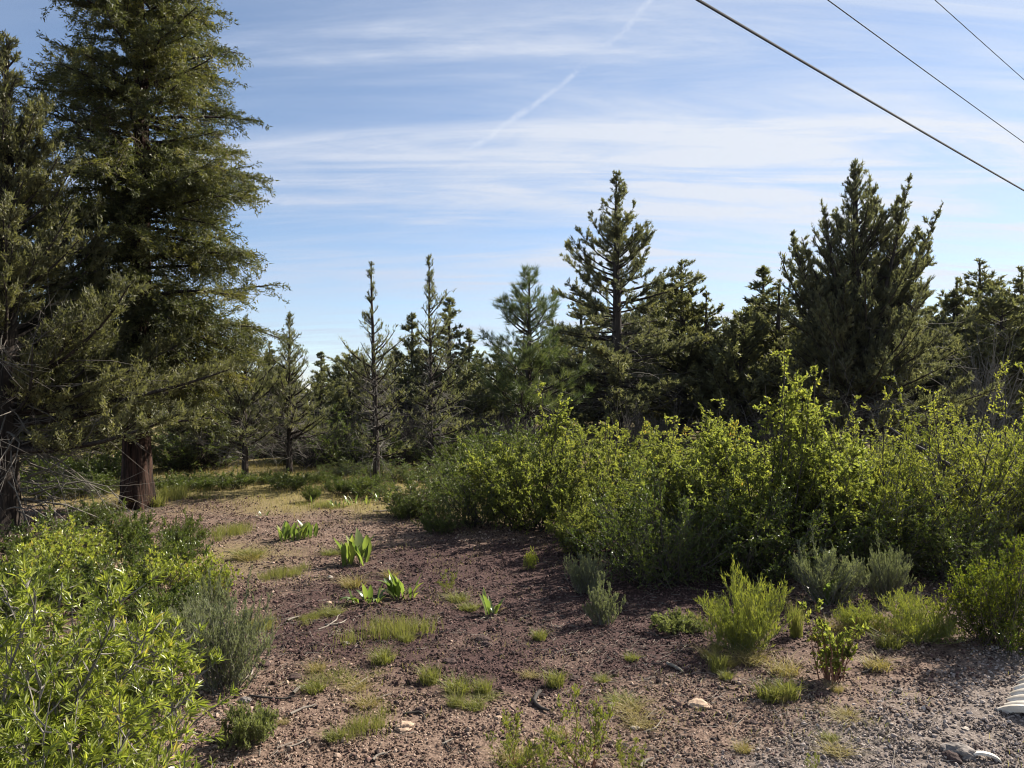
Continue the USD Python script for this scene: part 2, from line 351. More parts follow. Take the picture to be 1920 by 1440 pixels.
def build_ground():
    u = np.linspace(-1, 1, 330)
    k = 11.0
    gx = 60000 * np.sinh(k * u) / math.sinh(k)
    gy = gx + 4.0
    X, Y = np.meshgrid(gx, gy, indexing='ij')
    Z = terrain(X, Y)
    v = np.stack([X, Y, Z], -1).reshape(-1, 3)
    n = len(u)
    i, j = np.meshgrid(np.arange(n - 1), np.arange(n - 1), indexing='ij')
    q = np.stack([i * n + j, (i + 1) * n + j, (i + 1) * n + j + 1, i * n + j + 1], -1).reshape(-1, 4)
    f = np.vstack([q[:, [0, 1, 2]], q[:, [0, 2, 3]]])
    N = {'a': ('attribute', {'attribute': 'zone'}), 's': ('separate_color', {'color_type': 'rgb'}), 'g': ('geometry', {}),
         'n1': ('noise_texture', {'scale': 55.0, 'detail': 5.0, 'roughness': 0.7}),
         'n2': ('noise_texture', {'scale': 2.3, 'detail': 4.0, 'roughness': 0.6}),
         'v': ('voronoi_texture', {'scale': 70.0, 'randomness': 1.0}),
         'vc': ('rgb_to_bw', {}),
         'cin': ('rgb_ramp', {'ramp': [(0.25, (0.022, 0.013, 0.012)), (0.55, (0.055, 0.0325, 0.029)), (0.85, (0.112, 0.069, 0.059))]}),
         'tan': ('rgb_ramp', {'ramp': [(0.25, (0.062, 0.041, 0.031)), (0.55, (0.155, 0.106, 0.079)), (0.85, (0.26, 0.186, 0.140))]}),
         'gra': ('rgb_ramp', {'ramp': [(0.25, (0.065, 0.052, 0.044)), (0.55, (0.155, 0.126, 0.108)), (0.85, (0.26, 0.22, 0.19))]}),
         'grs': ('rgb_ramp', {'ramp': [(0.25, (0.085, 0.080, 0.030)), (0.55, (0.17, 0.135, 0.060)), (0.85, (0.26, 0.20, 0.10))]}),
         'mixv': ('math', {'math_type': 'multiply_add', 'value2': 0.5}),
         'mixh': ('math', {'math_type': 'multiply', 'value2': 0.5}),
         'x1': ('mix_color', {}), 'x2': ('mix_color', {}), 'x3': ('mix_color', {}),
         'far': ('separate_xyz', {}), 'fr': ('vector_math', {'math_type': 'length'}), 'fm': ('map_range', {'from_min': 60.0, 'from_max': 300.0, 'to_min': 0.0, 'to_max': 1.0, 'clamp': True}),
         'pn': ('noise_texture', {'scale': 0.0012, 'detail': 5.0, 'roughness': 0.6}),
         'pl': ('rgb_ramp', {'ramp': [(0.35, (0.045, 0.055, 0.026)), (0.5, (0.12, 0.12, 0.055)), (0.6, (0.28, 0.25, 0.15))]}),
         'x4': ('mix_color', {}),
         'b': ('bump', {'strength': 0.8, 'distance': 0.02}),
         'p': ('principled_bsdf', {'roughness': 0.95, 'specular_ior_level': 0.1})}
    L = [('a.color', 's.color'), ('g.position', 'n1.vector'), ('g.position', 'n2.vector'), ('g.position', 'v.vector'), ('g.position', 'pn.vector'),
         ('v.color', 'vc.color'), ('n1.fac', 'mixh.value1'), ('vc.val', 'mixv.value1'), ('mixh.value', 'mixv.value3'),
         ('mixv.value', 'cin.fac'), ('mixv.value', 'tan.fac'), ('mixv.value', 'gra.fac'), ('mixv.value', 'grs.fac'),
         ('cin.color', 'x1.a'), ('tan.color', 'x1.b'), ('s.g', 'x1.fac'),
         ('x1.result', 'x2.a'), ('gra.color', 'x2.b'), ('s.r', 'x2.fac'),
         ('x2.result', 'x3.a'), ('grs.color', 'x3.b'), ('s.b', 'x3.fac'),
         ('g.position', 'fr.vector1'), ('fr.value', 'fm.value'), ('fm.result', 'x4.fac'), ('x3.result', 'x4.a'), ('pn.fac', 'pl.fac'), ('pl.color', 'x4.b'),
         ('x4.result', 'p.base_color'), ('mixv.value', 'b.height'), ('b.normal', 'p.normal')]
    m = usdkit.material(stage, '/World/Looks/ground', N, L, surface='p.BSDF')
    g = usdkit.mesh(stage, '/World/ground', (v, f), m, True)
    w = np.stack(zones(v[:, 0], v[:, 1]), -1)
    UsdGeom.PrimvarsAPI(g).CreatePrimvar('zone', Sdf.ValueTypeNames.Color3fArray, 'vertex').Set(Vt.Vec3fArray.FromNumpy(w.astype(np.float32)))
    tag(g, kind='structure')


build_ground()


def build_hills():
    """low ranges closing the plain, 18 to 26 km off"""
    mat = solid('hills', (0.045, 0.055, 0.030), 0.95, 0.1, (0.0009, (0.13, 0.115, 0.07), 4.0))
    for r, h, seed in ((17000, 120, 1), (24000, 190, 2)):
        a = np.radians(np.linspace(-85, 85, 260))
        rows = np.linspace(-1, 1, 15)
        A, W = np.meshgrid(a, rows, indexing='ij')
        R = r + W * 2600
        x, y = R * np.sin(A), R * np.cos(A)
        p = np.stack([x, y, np.zeros_like(x)], -1)
        prof = (1 - W ** 2) * (0.35 + 1.0 * meshkit.fbm(p / 3500, 5, seed))
        z = -112 + h * prof - 1.0
        v = np.stack([x, y, z], -1).reshape(-1, 3)
        n, k = A.shape
        i, j = np.meshgrid(np.arange(n - 1), np.arange(k - 1), indexing='ij')
        q = np.stack([i * k + j, i * k + j + 1, (i + 1) * k + j + 1, (i + 1) * k + j], -1).reshape(-1, 4)
        o = obj('hills', (v, np.vstack([q[:, [0, 1, 2]], q[:, [0, 2, 3]]])), mat, smooth=True)
        tag(o, kind='structure')


build_hills()


# ------------------------------------------------------------------ trees
def conifer(seed, H, r0, zb, prof, n1, e0, e1, k2=9, l2f=0.5, nf=60, pl=0.09, pw=0.018, up=0.25, inner=0.2, lean=(0, 0), spread=0.7,
            dead=0, dead_z=(0.3, 0.4), lrand=(0.6, 1.1), droop=0.0, extra=(), sides=7, tipfol=0.0, tint0=0.45, topn=1.0, azw=None, curve2=0.2, l2min=0.1, cap=400000, tipw=0.2, flute=0.0):
    """trunk, limbs, foliage, dead_twigs of one conifer standing at the origin"""
    rng = np.random.default_rng(seed)
    T = np.linspace(0, 1, 18)
    wob = np.cumsum(rng.normal(0, 0.006 * H / 5, (18, 2)), 0) * np.sin(T * np.pi)[:, None]
    trunk = np.stack([lean[0] * T ** 1.2 + wob[:, 0], lean[1] * T ** 1.2 + wob[:, 1], T * H], -1)
    rad = r0 * (1 - T) ** 0.85 + 0.006
    rad[0] *= 1.22; rad[1] *= 1.04
    tv = tubes(trunk[None], rad[None], 10)
    if flute:
        tt = np.linspace(0, 1, 90) ** 1.5
        tc = np.stack([np.interp(tt, T, trunk[:, k]) for k in range(3)], -1)
        tv = tubes(tc[None], np.interp(tt, T, rad)[None], 56)
        v = tv[0].reshape(90, 56, 3)
        a_ = np.broadcast_to(np.arange(56) * 2 * np.pi / 56, (90, 56))
        rid = meshkit.fbm(np.stack([np.cos(a_) * 4.2, np.sin(a_) * 4.2, v[..., 2] * 0.9], -1), 3, seed)
        rid = 1 - np.abs(2 * rid - 1) * 2.2
        butt = 1 + 0.16 * np.exp(-v[..., 2] / 0.35) * np.sin(a_ * 5 + 1.0)
        v = tc[:, None] + (v - tc[:, None]) * (butt * (1 + flute * (rid - 0.5)))[..., None]
        tv = (v.reshape(-1, 3), tv[1])
    # primaries
    t1 = (zb + (0.985 * H - zb) * (1 - (1 - rng.random(n1)) ** topn)) / H
    az = rng.random(n1) * 2 * np.pi
    Lp = np.array([prof(t, a) for t, a in zip(t1, az)]) * rng.uniform(lrand[0], lrand[1], n1)
    ea, eb = np.array([e0(t) for t in t1]) + rng.normal(0, 0.12, n1), np.array([e1(t) for t in t1]) + rng.normal(0, 0.15, n1)
    for (te, ae, le, e_a, e_b) in extra:
        t1, az, Lp, ea, eb = np.append(t1, te), np.append(az, ae), np.append(Lp, le), np.append(ea, e_a), np.append(eb, e_b)
    n = len(t1)
    K = 8
    base = np.stack([np.interp(t1, T, trunk[:, k]) for k in range(3)], -1)
    S = np.linspace(0, 1, K)
    el = ea[:, None] + (eb - ea)[:, None] * S[None]
    aw = az[:, None] + np.cumsum(rng.normal(0, 0.10, (n, K)), 1)
    D = np.stack([np.cos(el) * np.cos(aw), np.cos(el) * np.sin(aw), np.sin(el)], -1)
    P = base[:, None] + np.concatenate([np.zeros((n, 1, 3)), np.cumsum((D[:, 1:] + D[:, :-1]) * 0.5, 1)], 1) * (Lp / (K - 1))[:, None, None]
    P[..., 2] = np.maximum(P[..., 2], 0.12)
    rb = np.interp(t1, T, rad)
    r1 = np.minimum(rb * 0.55, 0.008 + 0.014 * Lp)
    R1 = r1[:, None] * (1 - 0.85 * S[None]) + 0.002
    limb = [tubes(P, R1, 4)]
    # secondaries
    m = np.maximum(5, np.ceil(Lp * k2)).astype(int)
    idx = np.repeat(np.arange(n), m)
    s = inner + (1 - inner) * rng.random(len(idx)) ** 0.85
    fi = s * (K - 1)
    i0 = np.minimum(fi.astype(int), K - 2); fr = (fi - i0)[:, None]
    p2 = P[idx, i0] * (1 - fr) + P[idx, i0 + 1] * fr
    tg = unit(P[idx, i0 + 1] - P[idx, i0])
    side = unit(np.cross(tg, np.array([0, 0, 1.0])) + 1e-6) * np.where(rng.random(len(idx)) < 0.5, -1, 1)[:, None]
    upv = np.cross(side, tg); upv *= np.sign(upv[:, 2:3] + 1e-9)
    roll = rng.normal(0, 0.55, len(idx))
    side = side * np.cos(roll)[:, None] + upv * np.sin(roll)[:, None]
    a2 = rng.uniform(0.5, 1.15, len(idx))
    d2 = unit(tg * np.cos(a2)[:, None] + side * np.sin(a2)[:, None] + np.array([0, 0, up * 0.6]))
    l2 = np.maximum(l2min * np.clip(Lp[idx] / (4 * l2min), 0.2, 1) * rng.uniform(0.7, 1.3, len(idx)), (tipw + 0.75 * (1 - s)) * Lp[idx] * l2f * rng.uniform(0.5, 1.15, len(idx)))
    Q = np.linspace(0, 1, 3)
    cv = (up * curve2 + rng.normal(0, 0.1, len(idx)) - droop)
    C2 = p2[:, None] + d2[:, None] * (l2[:, None] * Q[None])[..., None] + np.array([0, 0, 1.0]) * (cv[:, None] * l2[:, None] * Q[None] ** 2)[..., None]
    limb.append(tubes(C2, (0.0025 + 0.006 * l2)[:, None] * (1 - 0.7 * Q[None]), 3))
    # foliage sprays on the secondaries and on the tips of primaries and leader
    brt = rng.normal(0, 0.16, n)[idx] + rng.normal(0, 0.10, len(idx))
    cnt = np.maximum(3, rng.poisson(l2 * nf)).astype(int)
    j = np.repeat(np.arange(len(idx)), cnt)
    q = tipfol + (1 - tipfol) * rng.random(len(j)) ** 0.8
    q = np.clip(q, 0, 1)
    pos = p2[j] + d2[j] * (l2[j] * q)[:, None] + np.array([0, 0, 1.0]) * (cv[j] * l2[j] * q ** 2)[:, None]
    pos += rng.normal(0, 1, pos.shape) * (0.012 + 0.03 * l2[j])[:, None]
    loc = unit(d2[j] + np.array([0, 0, 2.0]) * (cv[j] * q)[:, None])
    dd = unit(loc + rng.normal(0, spread * 0.6, pos.shape) + np.array([0, 0, up]))
    tin = tint0 + brt[j] + rng.normal(0, 0.12, len(j))
    lead = int(35 * nf / 60 * topn)
    tz = 1 - rng.random(lead) ** 0.8 * 0.10
    lp = np.stack([np.interp(tz, T, trunk[:, k]) for k in range(3)], -1) + rng.normal(0, 0.012, (lead, 3))
    ld = unit(rng.normal(0, 0.5, (lead, 3)) + np.array([0, 0, 1.1]))
    pos, dd, tin = np.vstack([pos, lp]), np.vstack([dd, ld]), np.append(tin, tint0 + rng.normal(0, 0.1, lead))
    if len(pos) > cap:
        keep = rng.permutation(len(pos))[:cap]
        pos, dd, tin = pos[keep], dd[keep], tin[keep]
    keep = pos[:, 2] > 0.05
    pos, dd, tin = pos[keep], dd[keep], tin[keep]
    fol = blades(pos, dd, pl * rng.uniform(0.6, 1.3, len(pos)), pw * rng.uniform(0.7, 1.3, len(pos)), rng)
    out = dict(trunk=tv, limbs=join(limb), foliage=fol, tint=np.repeat(np.clip(tin, 0, 1), 3))
    if dead:
        zd = rng.uniform(dead_z[0], dead_z[1], dead) * H
        ad = rng.random(dead) * 2 * np.pi
        Ld = np.array([prof(min(max(z / H, zb / H + 0.02), 0.95), a) for z, a in zip(zd, ad)]) * rng.uniform(0.25, 0.95, dead)
        b0 = np.stack([np.interp(zd / H, T, trunk[:, k]) for k in range(3)], -1)
        K2 = 6
        S2 = np.linspace(0, 1, K2)
        el = rng.normal(-0.05, 0.25, dead)[:, None] + rng.normal(0, 0.7, dead)[:, None] * S2 + np.cumsum(rng.normal(0, 0.16, (dead, K2)), 1)
        aw = ad[:, None] + np.cumsum(rng.normal(0, 0.24, (dead, K2)), 1)
        D = np.stack([np.cos(el) * np.cos(aw), np.cos(el) * np.sin(aw), np.sin(el)], -1)
        Pd = b0[:, None] + np.cumsum(D, 1) * (Ld / K2)[:, None, None]
        Pd[..., 2] = np.maximum(Pd[..., 2], 0.05)
        tw = [tubes(Pd, (0.004 + 0.005 * Ld)[:, None] * (1 - 0.8 * S2), 3)]
        ns = dead * 7
        di = rng.integers(0, dead, ns)
        fs = rng.uniform(0.8, K2 - 1.01, ns); i0 = fs.astype(int); fr = (fs - i0)[:, None]
        ps = Pd[di, i0] * (1 - fr) + Pd[di, i0 + 1] * fr
        ds = unit(unit(Pd[di, i0 + 1] - Pd[di, i0]) + rng.normal(0, 0.8, (ns, 3)))
        ls = Ld[di] * rng.uniform(0.1, 0.4, ns)
        W = np.linspace(0, 1, 3)
        Ps = ps[:, None] + ds[:, None] * (ls[:, None] * W)[..., None] + rng.normal(0, 0.06, (ns, 1, 3)) * (ls[:, None] * W ** 2)[..., None]
        tw.append(tubes(Ps, (0.0022 + 0.003 * ls)[:, None] * (1 - 0.75 * W), 3))
        out['dead'] = join(tw)
    return out


def make_tree(name, label, parts, fol, brk, loc, rz=0.0, group=None, cat='tree', dead_mat='twig_grey', limb_mat=None, s=1.0):
    t = thing(name, label, cat, loc, rz, s, group)
    obj('trunk', parts['trunk'], M[brk], t, smooth=True)
    obj('branches', parts['limbs'], M[limb_mat or brk], t, smooth=True, kind='stuff')
    obj('crown', parts['foliage'], M[fol], t, tint=parts['tint'], kind='stuff')
    if 'dead' in parts:
        obj('dead_twigs', parts['dead'], M[dead_mat], t, smooth=True, kind='stuff')
    return t


def interp(xs, ys):
    return lambda t, *a: float(np.interp(t, xs, ys))


def build_trees():
    C = lambda v: (lambda t: v)
    # 1 tall cedar beside the clearing
    d = 11.3; loc = at_depth(257, d); H = top_z(-330, d)
    pr = interp([0.18, 0.26, 0.42, 0.6, 0.75, 1.0], [1.3, 1.95, 1.95, 1.7, 1.4, 0.10])
    side = lambda t, a: pr(t) * (1.0 + 0.12 * math.cos(a))
    make_tree('cedar_tree', 'tall dense cedar with reddish furrowed trunk beside the bare clearing',
              conifer(11, H, 0.20, 1.75, side, 350, C(0.10), interp([0, 0.3, 1], [-0.75, -0.35, 0.5]), k2=13, l2f=0.42, nf=150, pl=0.062, pw=0.018, up=-0.02, inner=0.08, spread=1.5, lrand=(0.6, 1.05), droop=0.16, l2min=0.30, cap=330000, tipw=0.42, flute=0.22, dead=70, dead_z=(0.2, 0.9), tint0=0.46),
              'cedar', 'bark_red', loc, limb_mat='bark_dark', dead_mat='twig_brown')
    # 2 juniper at the picture's left edge
    d = 9.2; loc = at_depth(8, d); H = top_z(70, d)
    pr = interp([0.08, 0.18, 0.35, 0.55, 0.75, 1.0], [2.2, 2.6, 2.0, 1.35, 0.8, 0.12])
    make_tree('juniper_tree', 'wide juniper with many bare grey lower branches, standing left of the tall cedar',
              conifer(22, H, 0.20, 1.35, pr, 210, interp([0, 0.3, 1], [0.0, 0.35, 0.9]), interp([0, 0.3, 1], [0.45, 0.9, 1.3]), k2=13, l2f=0.36, nf=230, pl=0.055, pw=0.017, up=0.45, inner=0.25, spread=1.2, cap=280000, dead=210, dead_z=(0.06, 0.42), l2min=0.16, tint0=0.5,
                      extra=[(0.22, 0.1, 2.9, 0.05, 0.5), (0.3, -0.4, 2.6, 0.2, 0.7), (0.17, -0.2, 2.8, -0.05, 0.4), (0.26, 0.5, 2.4, 0.2, 0.6), (0.17, 0.12, 2.6, 0.2, 0.1), (0.24, -0.05, 2.9, 0.05, 0.35)]),
              'juniper', 'bark_dark', loc, dead_mat='twig_lichen')
    # 3-6 young trees round the far end of the clearing
    yo = [(460, 14.7, 592, 1.25, 3, 'young conifer with dark slim trunk among low green shrubs, nearest the tall cedar', (0.0, 0), 0.55),
          (543, 15.7, 585, 1.05, 4, 'young pointed conifer with straight bare trunk rising from a low round shrub', (0.0, 0), 0.45),
          (707, 13.9, 486, 0.85, 5, 'thin sparse young conifer with long spire and leaning trunk', (-0.12, 0), 0.22),
          (808, 16.2, 478, 1.0, 6, 'tall slim young conifer with one-sided crown, right of the sparse spire', (-0.05, 0), 0.42)]
    for px, dd, tp, rw, seed, lab, lean, dens in yo:
        loc = at_depth(px, dd); H = top_z(tp, dd)
        pr = interp([0.1, 0.25, 0.5, 0.75, 1.0], [rw, rw * 1.05, rw * 0.72, rw * 0.30, 0.05]) if seed != 5 else interp([0.1, 0.3, 0.55, 0.62, 0.75, 1.0], [rw, rw, rw * 0.95, rw * 0.45, rw * 0.25, 0.06])
        if seed == 6:
            p0 = pr; pr = lambda t, a: p0(t) * (1 + 0.25 * math.cos(a)) + (0.25 if 0.45 < t < 0.75 and math.cos(a) > 0.3 else 0)
        make_tree('young_conifer', lab,
                  conifer(seed, H, 0.062, 0.55, pr, int(80 + 80 * dens), interp([0, 0.4, 1], [-0.05, 0.35, 0.8]), interp([0, 0.4, 1], [0.45, 0.9, 1.2]), k2=11, l2f=0.42, nf=int(40 + 120 * dens), pl=0.060, pw=0.017, up=0.45, inner=0.25, lean=lean, spread=0.9, dead=150, dead_z=(0.12, 0.55), l2min=0.12, topn=1.0, cap=90000, tipfol=0.1, tint0=0.5),
                  'young', 'bark_dark', loc, dead_mat='twig_grey')
    # 7 large tree in the middle with open top
    d = 24.0; loc = at_depth(1156, d); H = top_z(318, d)
    pr = interp([0.12, 0.22, 0.35, 0.5, 0.6, 0.75, 0.86, 1.0], [2.9, 2.9, 2.6, 1.9, 1.9, 1.15, 0.6, 0.12])
    make_tree('conifer_tree', 'large dark conifer with open whorled top and thick trunk behind the bright shrubs',
              conifer(71, H, 0.24, 0.9, pr, 175, interp([0, 0.4, 1], [-0.1, 0.05, 0.6]), interp([0, 0.4, 0.6, 1], [0.0, 0.35, 0.9, 1.2]), k2=8.5, l2f=0.38, nf=150, pl=0.095, pw=0.030, up=0.35, inner=0.3, spread=1.1, tipw=0.1, dead=110, dead_z=(0.1, 0.4), l2min=0.22, cap=150000, tint0=0.42,
                      extra=[(0.56, 0.1, 2.7, 0.15, 0.6), (0.6, 2.8, 2.1, 0.3, 0.9), (0.52, 0.0, 2.9, 0.1, 0.5), (0.68, 0.2, 1.5, 0.6, 1.1), (0.62, 3.3, 2.0, 0.2, 0.9), (0.5, 3.0, 2.4, 0.1, 0.5)]),
              'dark', 'bark_dark', loc)
    # 8 broad juniper with many leaders, right
    d = 21.0; loc = at_depth(1605, d); H = top_z(295, d)
    pr = lambda t, a: float(np.interp(t, [0.1, 0.25, 0.45, 0.62, 0.8, 1.0], [3.1, 3.1, 2.8, 1.9, 0.8, 0.08])) * (1 + 0.12 * math.cos(a))
    stems = []
    for q_, (lx, lt) in enumerate([(1558, 362), (1690, 335), (1500, 425), (1748, 388), (1652, 322), (1470, 455), (1772, 445), (1530, 395), (1720, 360)]):
        Hs = top_z(lt, d) - loc[2]
        stems.append(conifer(300 + q_, Hs, 0.10, 0.22 * Hs, interp([0.15, 0.4, 0.7, 1.0], [2.1, 1.6, 0.75, 0.06]), 60, interp([0, 1], [0.1, 0.8]), interp([0, 1], [0.6, 1.35]), k2=8, l2f=0.40, nf=135, pl=0.095, pw=0.030, up=0.55, inner=0.2, spread=1.0, tipw=0.12, l2min=0.2, cap=15000, tint0=0.42, lean=((lx - 1605) / FOC * d, (-1) ** q_ * 0.6), lrand=(0.5, 1.25)))
    main = (conifer(83, H, 0.27, 0.5, pr, 215, interp([0, 0.4, 1], [-0.05, 0.35, 0.9]), interp([0, 0.3, 1], [0.25, 0.8, 1.4]), k2=8, l2f=0.34, nf=110, pl=0.095, pw=0.032, up=0.6, inner=0.25, spread=1.0, tipw=0.12, dead=150, dead_z=(0.12, 0.45), l2min=0.2, cap=170000, tint0=0.42, lrand=(0.55, 1.15),
                      extra=[(0.4, 0.1, 3.6, 0.5, 1.2), (0.45, 3.1, 3.0, 0.6, 1.3), (0.5, 0.3, 3.2, 0.7, 1.3), (0.38, 2.9, 3.4, 0.4, 1.2), (0.55, -0.2, 2.8, 0.9, 1.3), (0.5, 3.4, 2.6, 0.9, 1.4)]))
    for q_ in stems:
        for k_ in ('trunk', 'limbs', 'foliage'):
            main[k_] = join([main[k_], q_[k_]])
        main['tint'] = np.append(main['tint'], q_['tint'])
    make_tree('juniper_tree', 'broad many-topped juniper with upswept branch tips behind the right-hand shrubs', main, 'dark', 'bark_dark', loc)
    # 9 pine with needle tufts
    d = 20.0; loc = at_depth(992, d); H = top_z(506, d)
    make_tree('pine_tree', 'young pine with long needle tufts and upswept branches left of the large dark conifer',
              conifer(91, H, 0.12, 0.9, interp([0.1, 0.3, 0.6, 0.85, 1], [1.9, 1.75, 1.25, 0.6, 0.15]), 105, interp([0, 1], [0.15, 0.6]), interp([0, 1], [0.5, 1.0]), k2=6, l2f=0.32, nf=130, pl=0.19, pw=0.013, up=0.3, inner=0.35, spread=1.0, dead=25, dead_z=(0.15, 0.4), tipfol=0.4, l2min=0.3, cap=90000, tint0=0.5),
              'pine', 'bark_dark', loc)
    # background: a handful of forms, repeated
    protos = []
    forms = [dict(H=5.0, r0=0.10, zb=0.15, pr=([0.05, 0.3, 0.6, 1], [1.25, 1.15, 0.7, 0.05]), e0=0.2, e1=0.9, fol='dark', name='narrow_conifer', seed=101),
             dict(H=6.0, r0=0.16, zb=0.15, pr=([0.05, 0.3, 0.6, 1], [2.3, 2.1, 1.25, 0.08]), e0=0.1, e1=0.8, fol='juniper', name='background_juniper', seed=102),
             dict(H=6.5, r0=0.15, zb=0.2, pr=([0.05, 0.25, 0.6, 1], [2.1, 1.8, 0.95, 0.06]), e0=-0.05, e1=0.45, fol='dark', name='background_conifer', seed=103),
             dict(H=4.2, r0=0.10, zb=0.1, pr=([0.05, 0.3, 0.65, 1], [1.7, 1.6, 1.1, 0.25]), e0=0.3, e1=1.1, fol='young', name='bushy_juniper', seed=104),
             dict(H=5.4, r0=0.12, zb=0.2, pr=([0.05, 0.3, 0.6, 1], [1.7, 1.5, 0.8, 0.06]), e0=0.0, e1=0.7, fol='young', name='open_conifer', seed=105)]
    for q in forms:
        protos.append((q, conifer(q['seed'], q['H'], q['r0'], q['zb'], interp(*q['pr']), 125, C(q['e0']), C(q['e1']), k2=7, l2f=0.40, nf=130, pl=0.11, pw=0.040, up=0.4, inner=0.15, spread=1.1, tipw=0.12, lrand=(0.5, 1.2), dead=60, dead_z=(0.06, 0.4), l2min=0.24, cap=60000, tint0=0.45)))
    # named background trees: pixel x, depth, top row, form, label
    named = [(880, 24, 618, 0, 'narrow dark conifer between the one-sided young conifer and the pine'),
             (842, 21, 558, 4, 'conifer close behind the one-sided young conifer, half hidden by it'),
             (772, 21, 588, 0, 'small pointed conifer between the two slim young conifers'),
             (1278, 27, 488, 1, 'tall dark conifer close behind the large open-topped conifer, on its right'),
             (1215, 31, 535, 1, 'dark juniper behind the large open-topped conifer'),
             (1060, 27, 610, 2, 'dark conifer between the pine and the large open-topped conifer'),
             (935, 29, 640, 1, 'juniper behind the pine, on its left'),
             (1432, 27, 500, 4, 'pale juniper left of the broad many-topped juniper'),
             (1462, 25, 525, 1, 'juniper merging with the left edge of the broad many-topped juniper'),
             (1390, 24, 585, 3, 'bushy low juniper below the pale juniper'),
             (1325, 26, 545, 2, 'dark conifer in the gap left of the pale juniper'),
             (1838, 31, 485, 1, 'dark conifer standing clear against the sky right of the broad many-topped juniper'),
             (1795, 29, 520, 1, 'juniper squeezed in just right of the broad many-topped juniper'),
             (1918, 27, 500, 1, 'dark juniper cut off by the right edge of the photograph'),
             (1878, 25, 545, 3, 'rounded juniper in front of the far right trees'),
             (1500, 28, 560, 2, 'dark conifer behind the left arm of the broad juniper'),
             (1700, 29, 560, 1, 'juniper behind the right arm of the broad juniper'),
             (602, 19, 660, 4, 'bright young juniper right of the pointed young conifer'),
             (505, 21, 640, 1, 'juniper in the gap between the first two young conifers'),
             (400, 17, 620, 4, 'young juniper just right of the tall cedar trunk'),
             (352, 19, 775, 3, 'low bushy juniper beyond the tall cedar trunk'),
             (655, 22, 665, 3, 'bushy juniper left of the sparse spire'),
             (130, 15, 560, 1, 'juniper seen through the bare branches left of the cedar'), (205, 17, 640, 2, 'dark conifer just behind the cedar trunk, on its left'), (60, 19, 560, 4, 'conifer behind the juniper at the left edge'),
             (740, 23, 650, 1, 'juniper behind and right of the sparse spire')]
    roots = {}
    rng = np.random.default_rng(5)
    jobs = [(px, dd, tp, k, lab, None) for px, dd, tp, k, lab in named]
    for i in range(64):
        px = -260 + 2400 * ((i * 0.618) % 1.0)
        dd = rng.uniform(28, 50)
        tp = rng.uniform(650, 730) if px < 960 else rng.uniform(540, 630)
        if 262 < px < 352:
            continue
        jobs.append((px, dd, tp, int(rng.integers(0, 5)), None, None))
    plain = ['slender dark conifer in the woods behind the clearing', 'grey-green juniper in the woods behind the clearing', 'spreading dark conifer in the woods behind the clearing', 'low bushy juniper in the woods behind the clearing', 'open-branched conifer in the woods behind the clearing']
    for px, dd, tp, k, lab, _ in jobs:
        q, parts = protos[k]
        loc = at_depth(px, dd)
        s = max(0.5, (top_z(tp, dd) - loc[2]) / q['H'])
        grp = None if lab else q['name'].replace('_', ' ') + ' trees in the far woods'
        lab = lab or plain[k]
        w = s * rng.uniform(1.1, 1.4)
        if k not in roots:
            roots[k] = make_tree(q['name'], lab, parts, q['fol'], 'bark_dark', loc, rng.uniform(0, 360), grp, s=(w, w, s))
            roots[k].GetPrim().SetCustomDataByKey('category', 'tree')
        else:
            x = dup(roots[k], lab, loc, rng.uniform(0, 360), (w, w, s), grp)


build_trees()


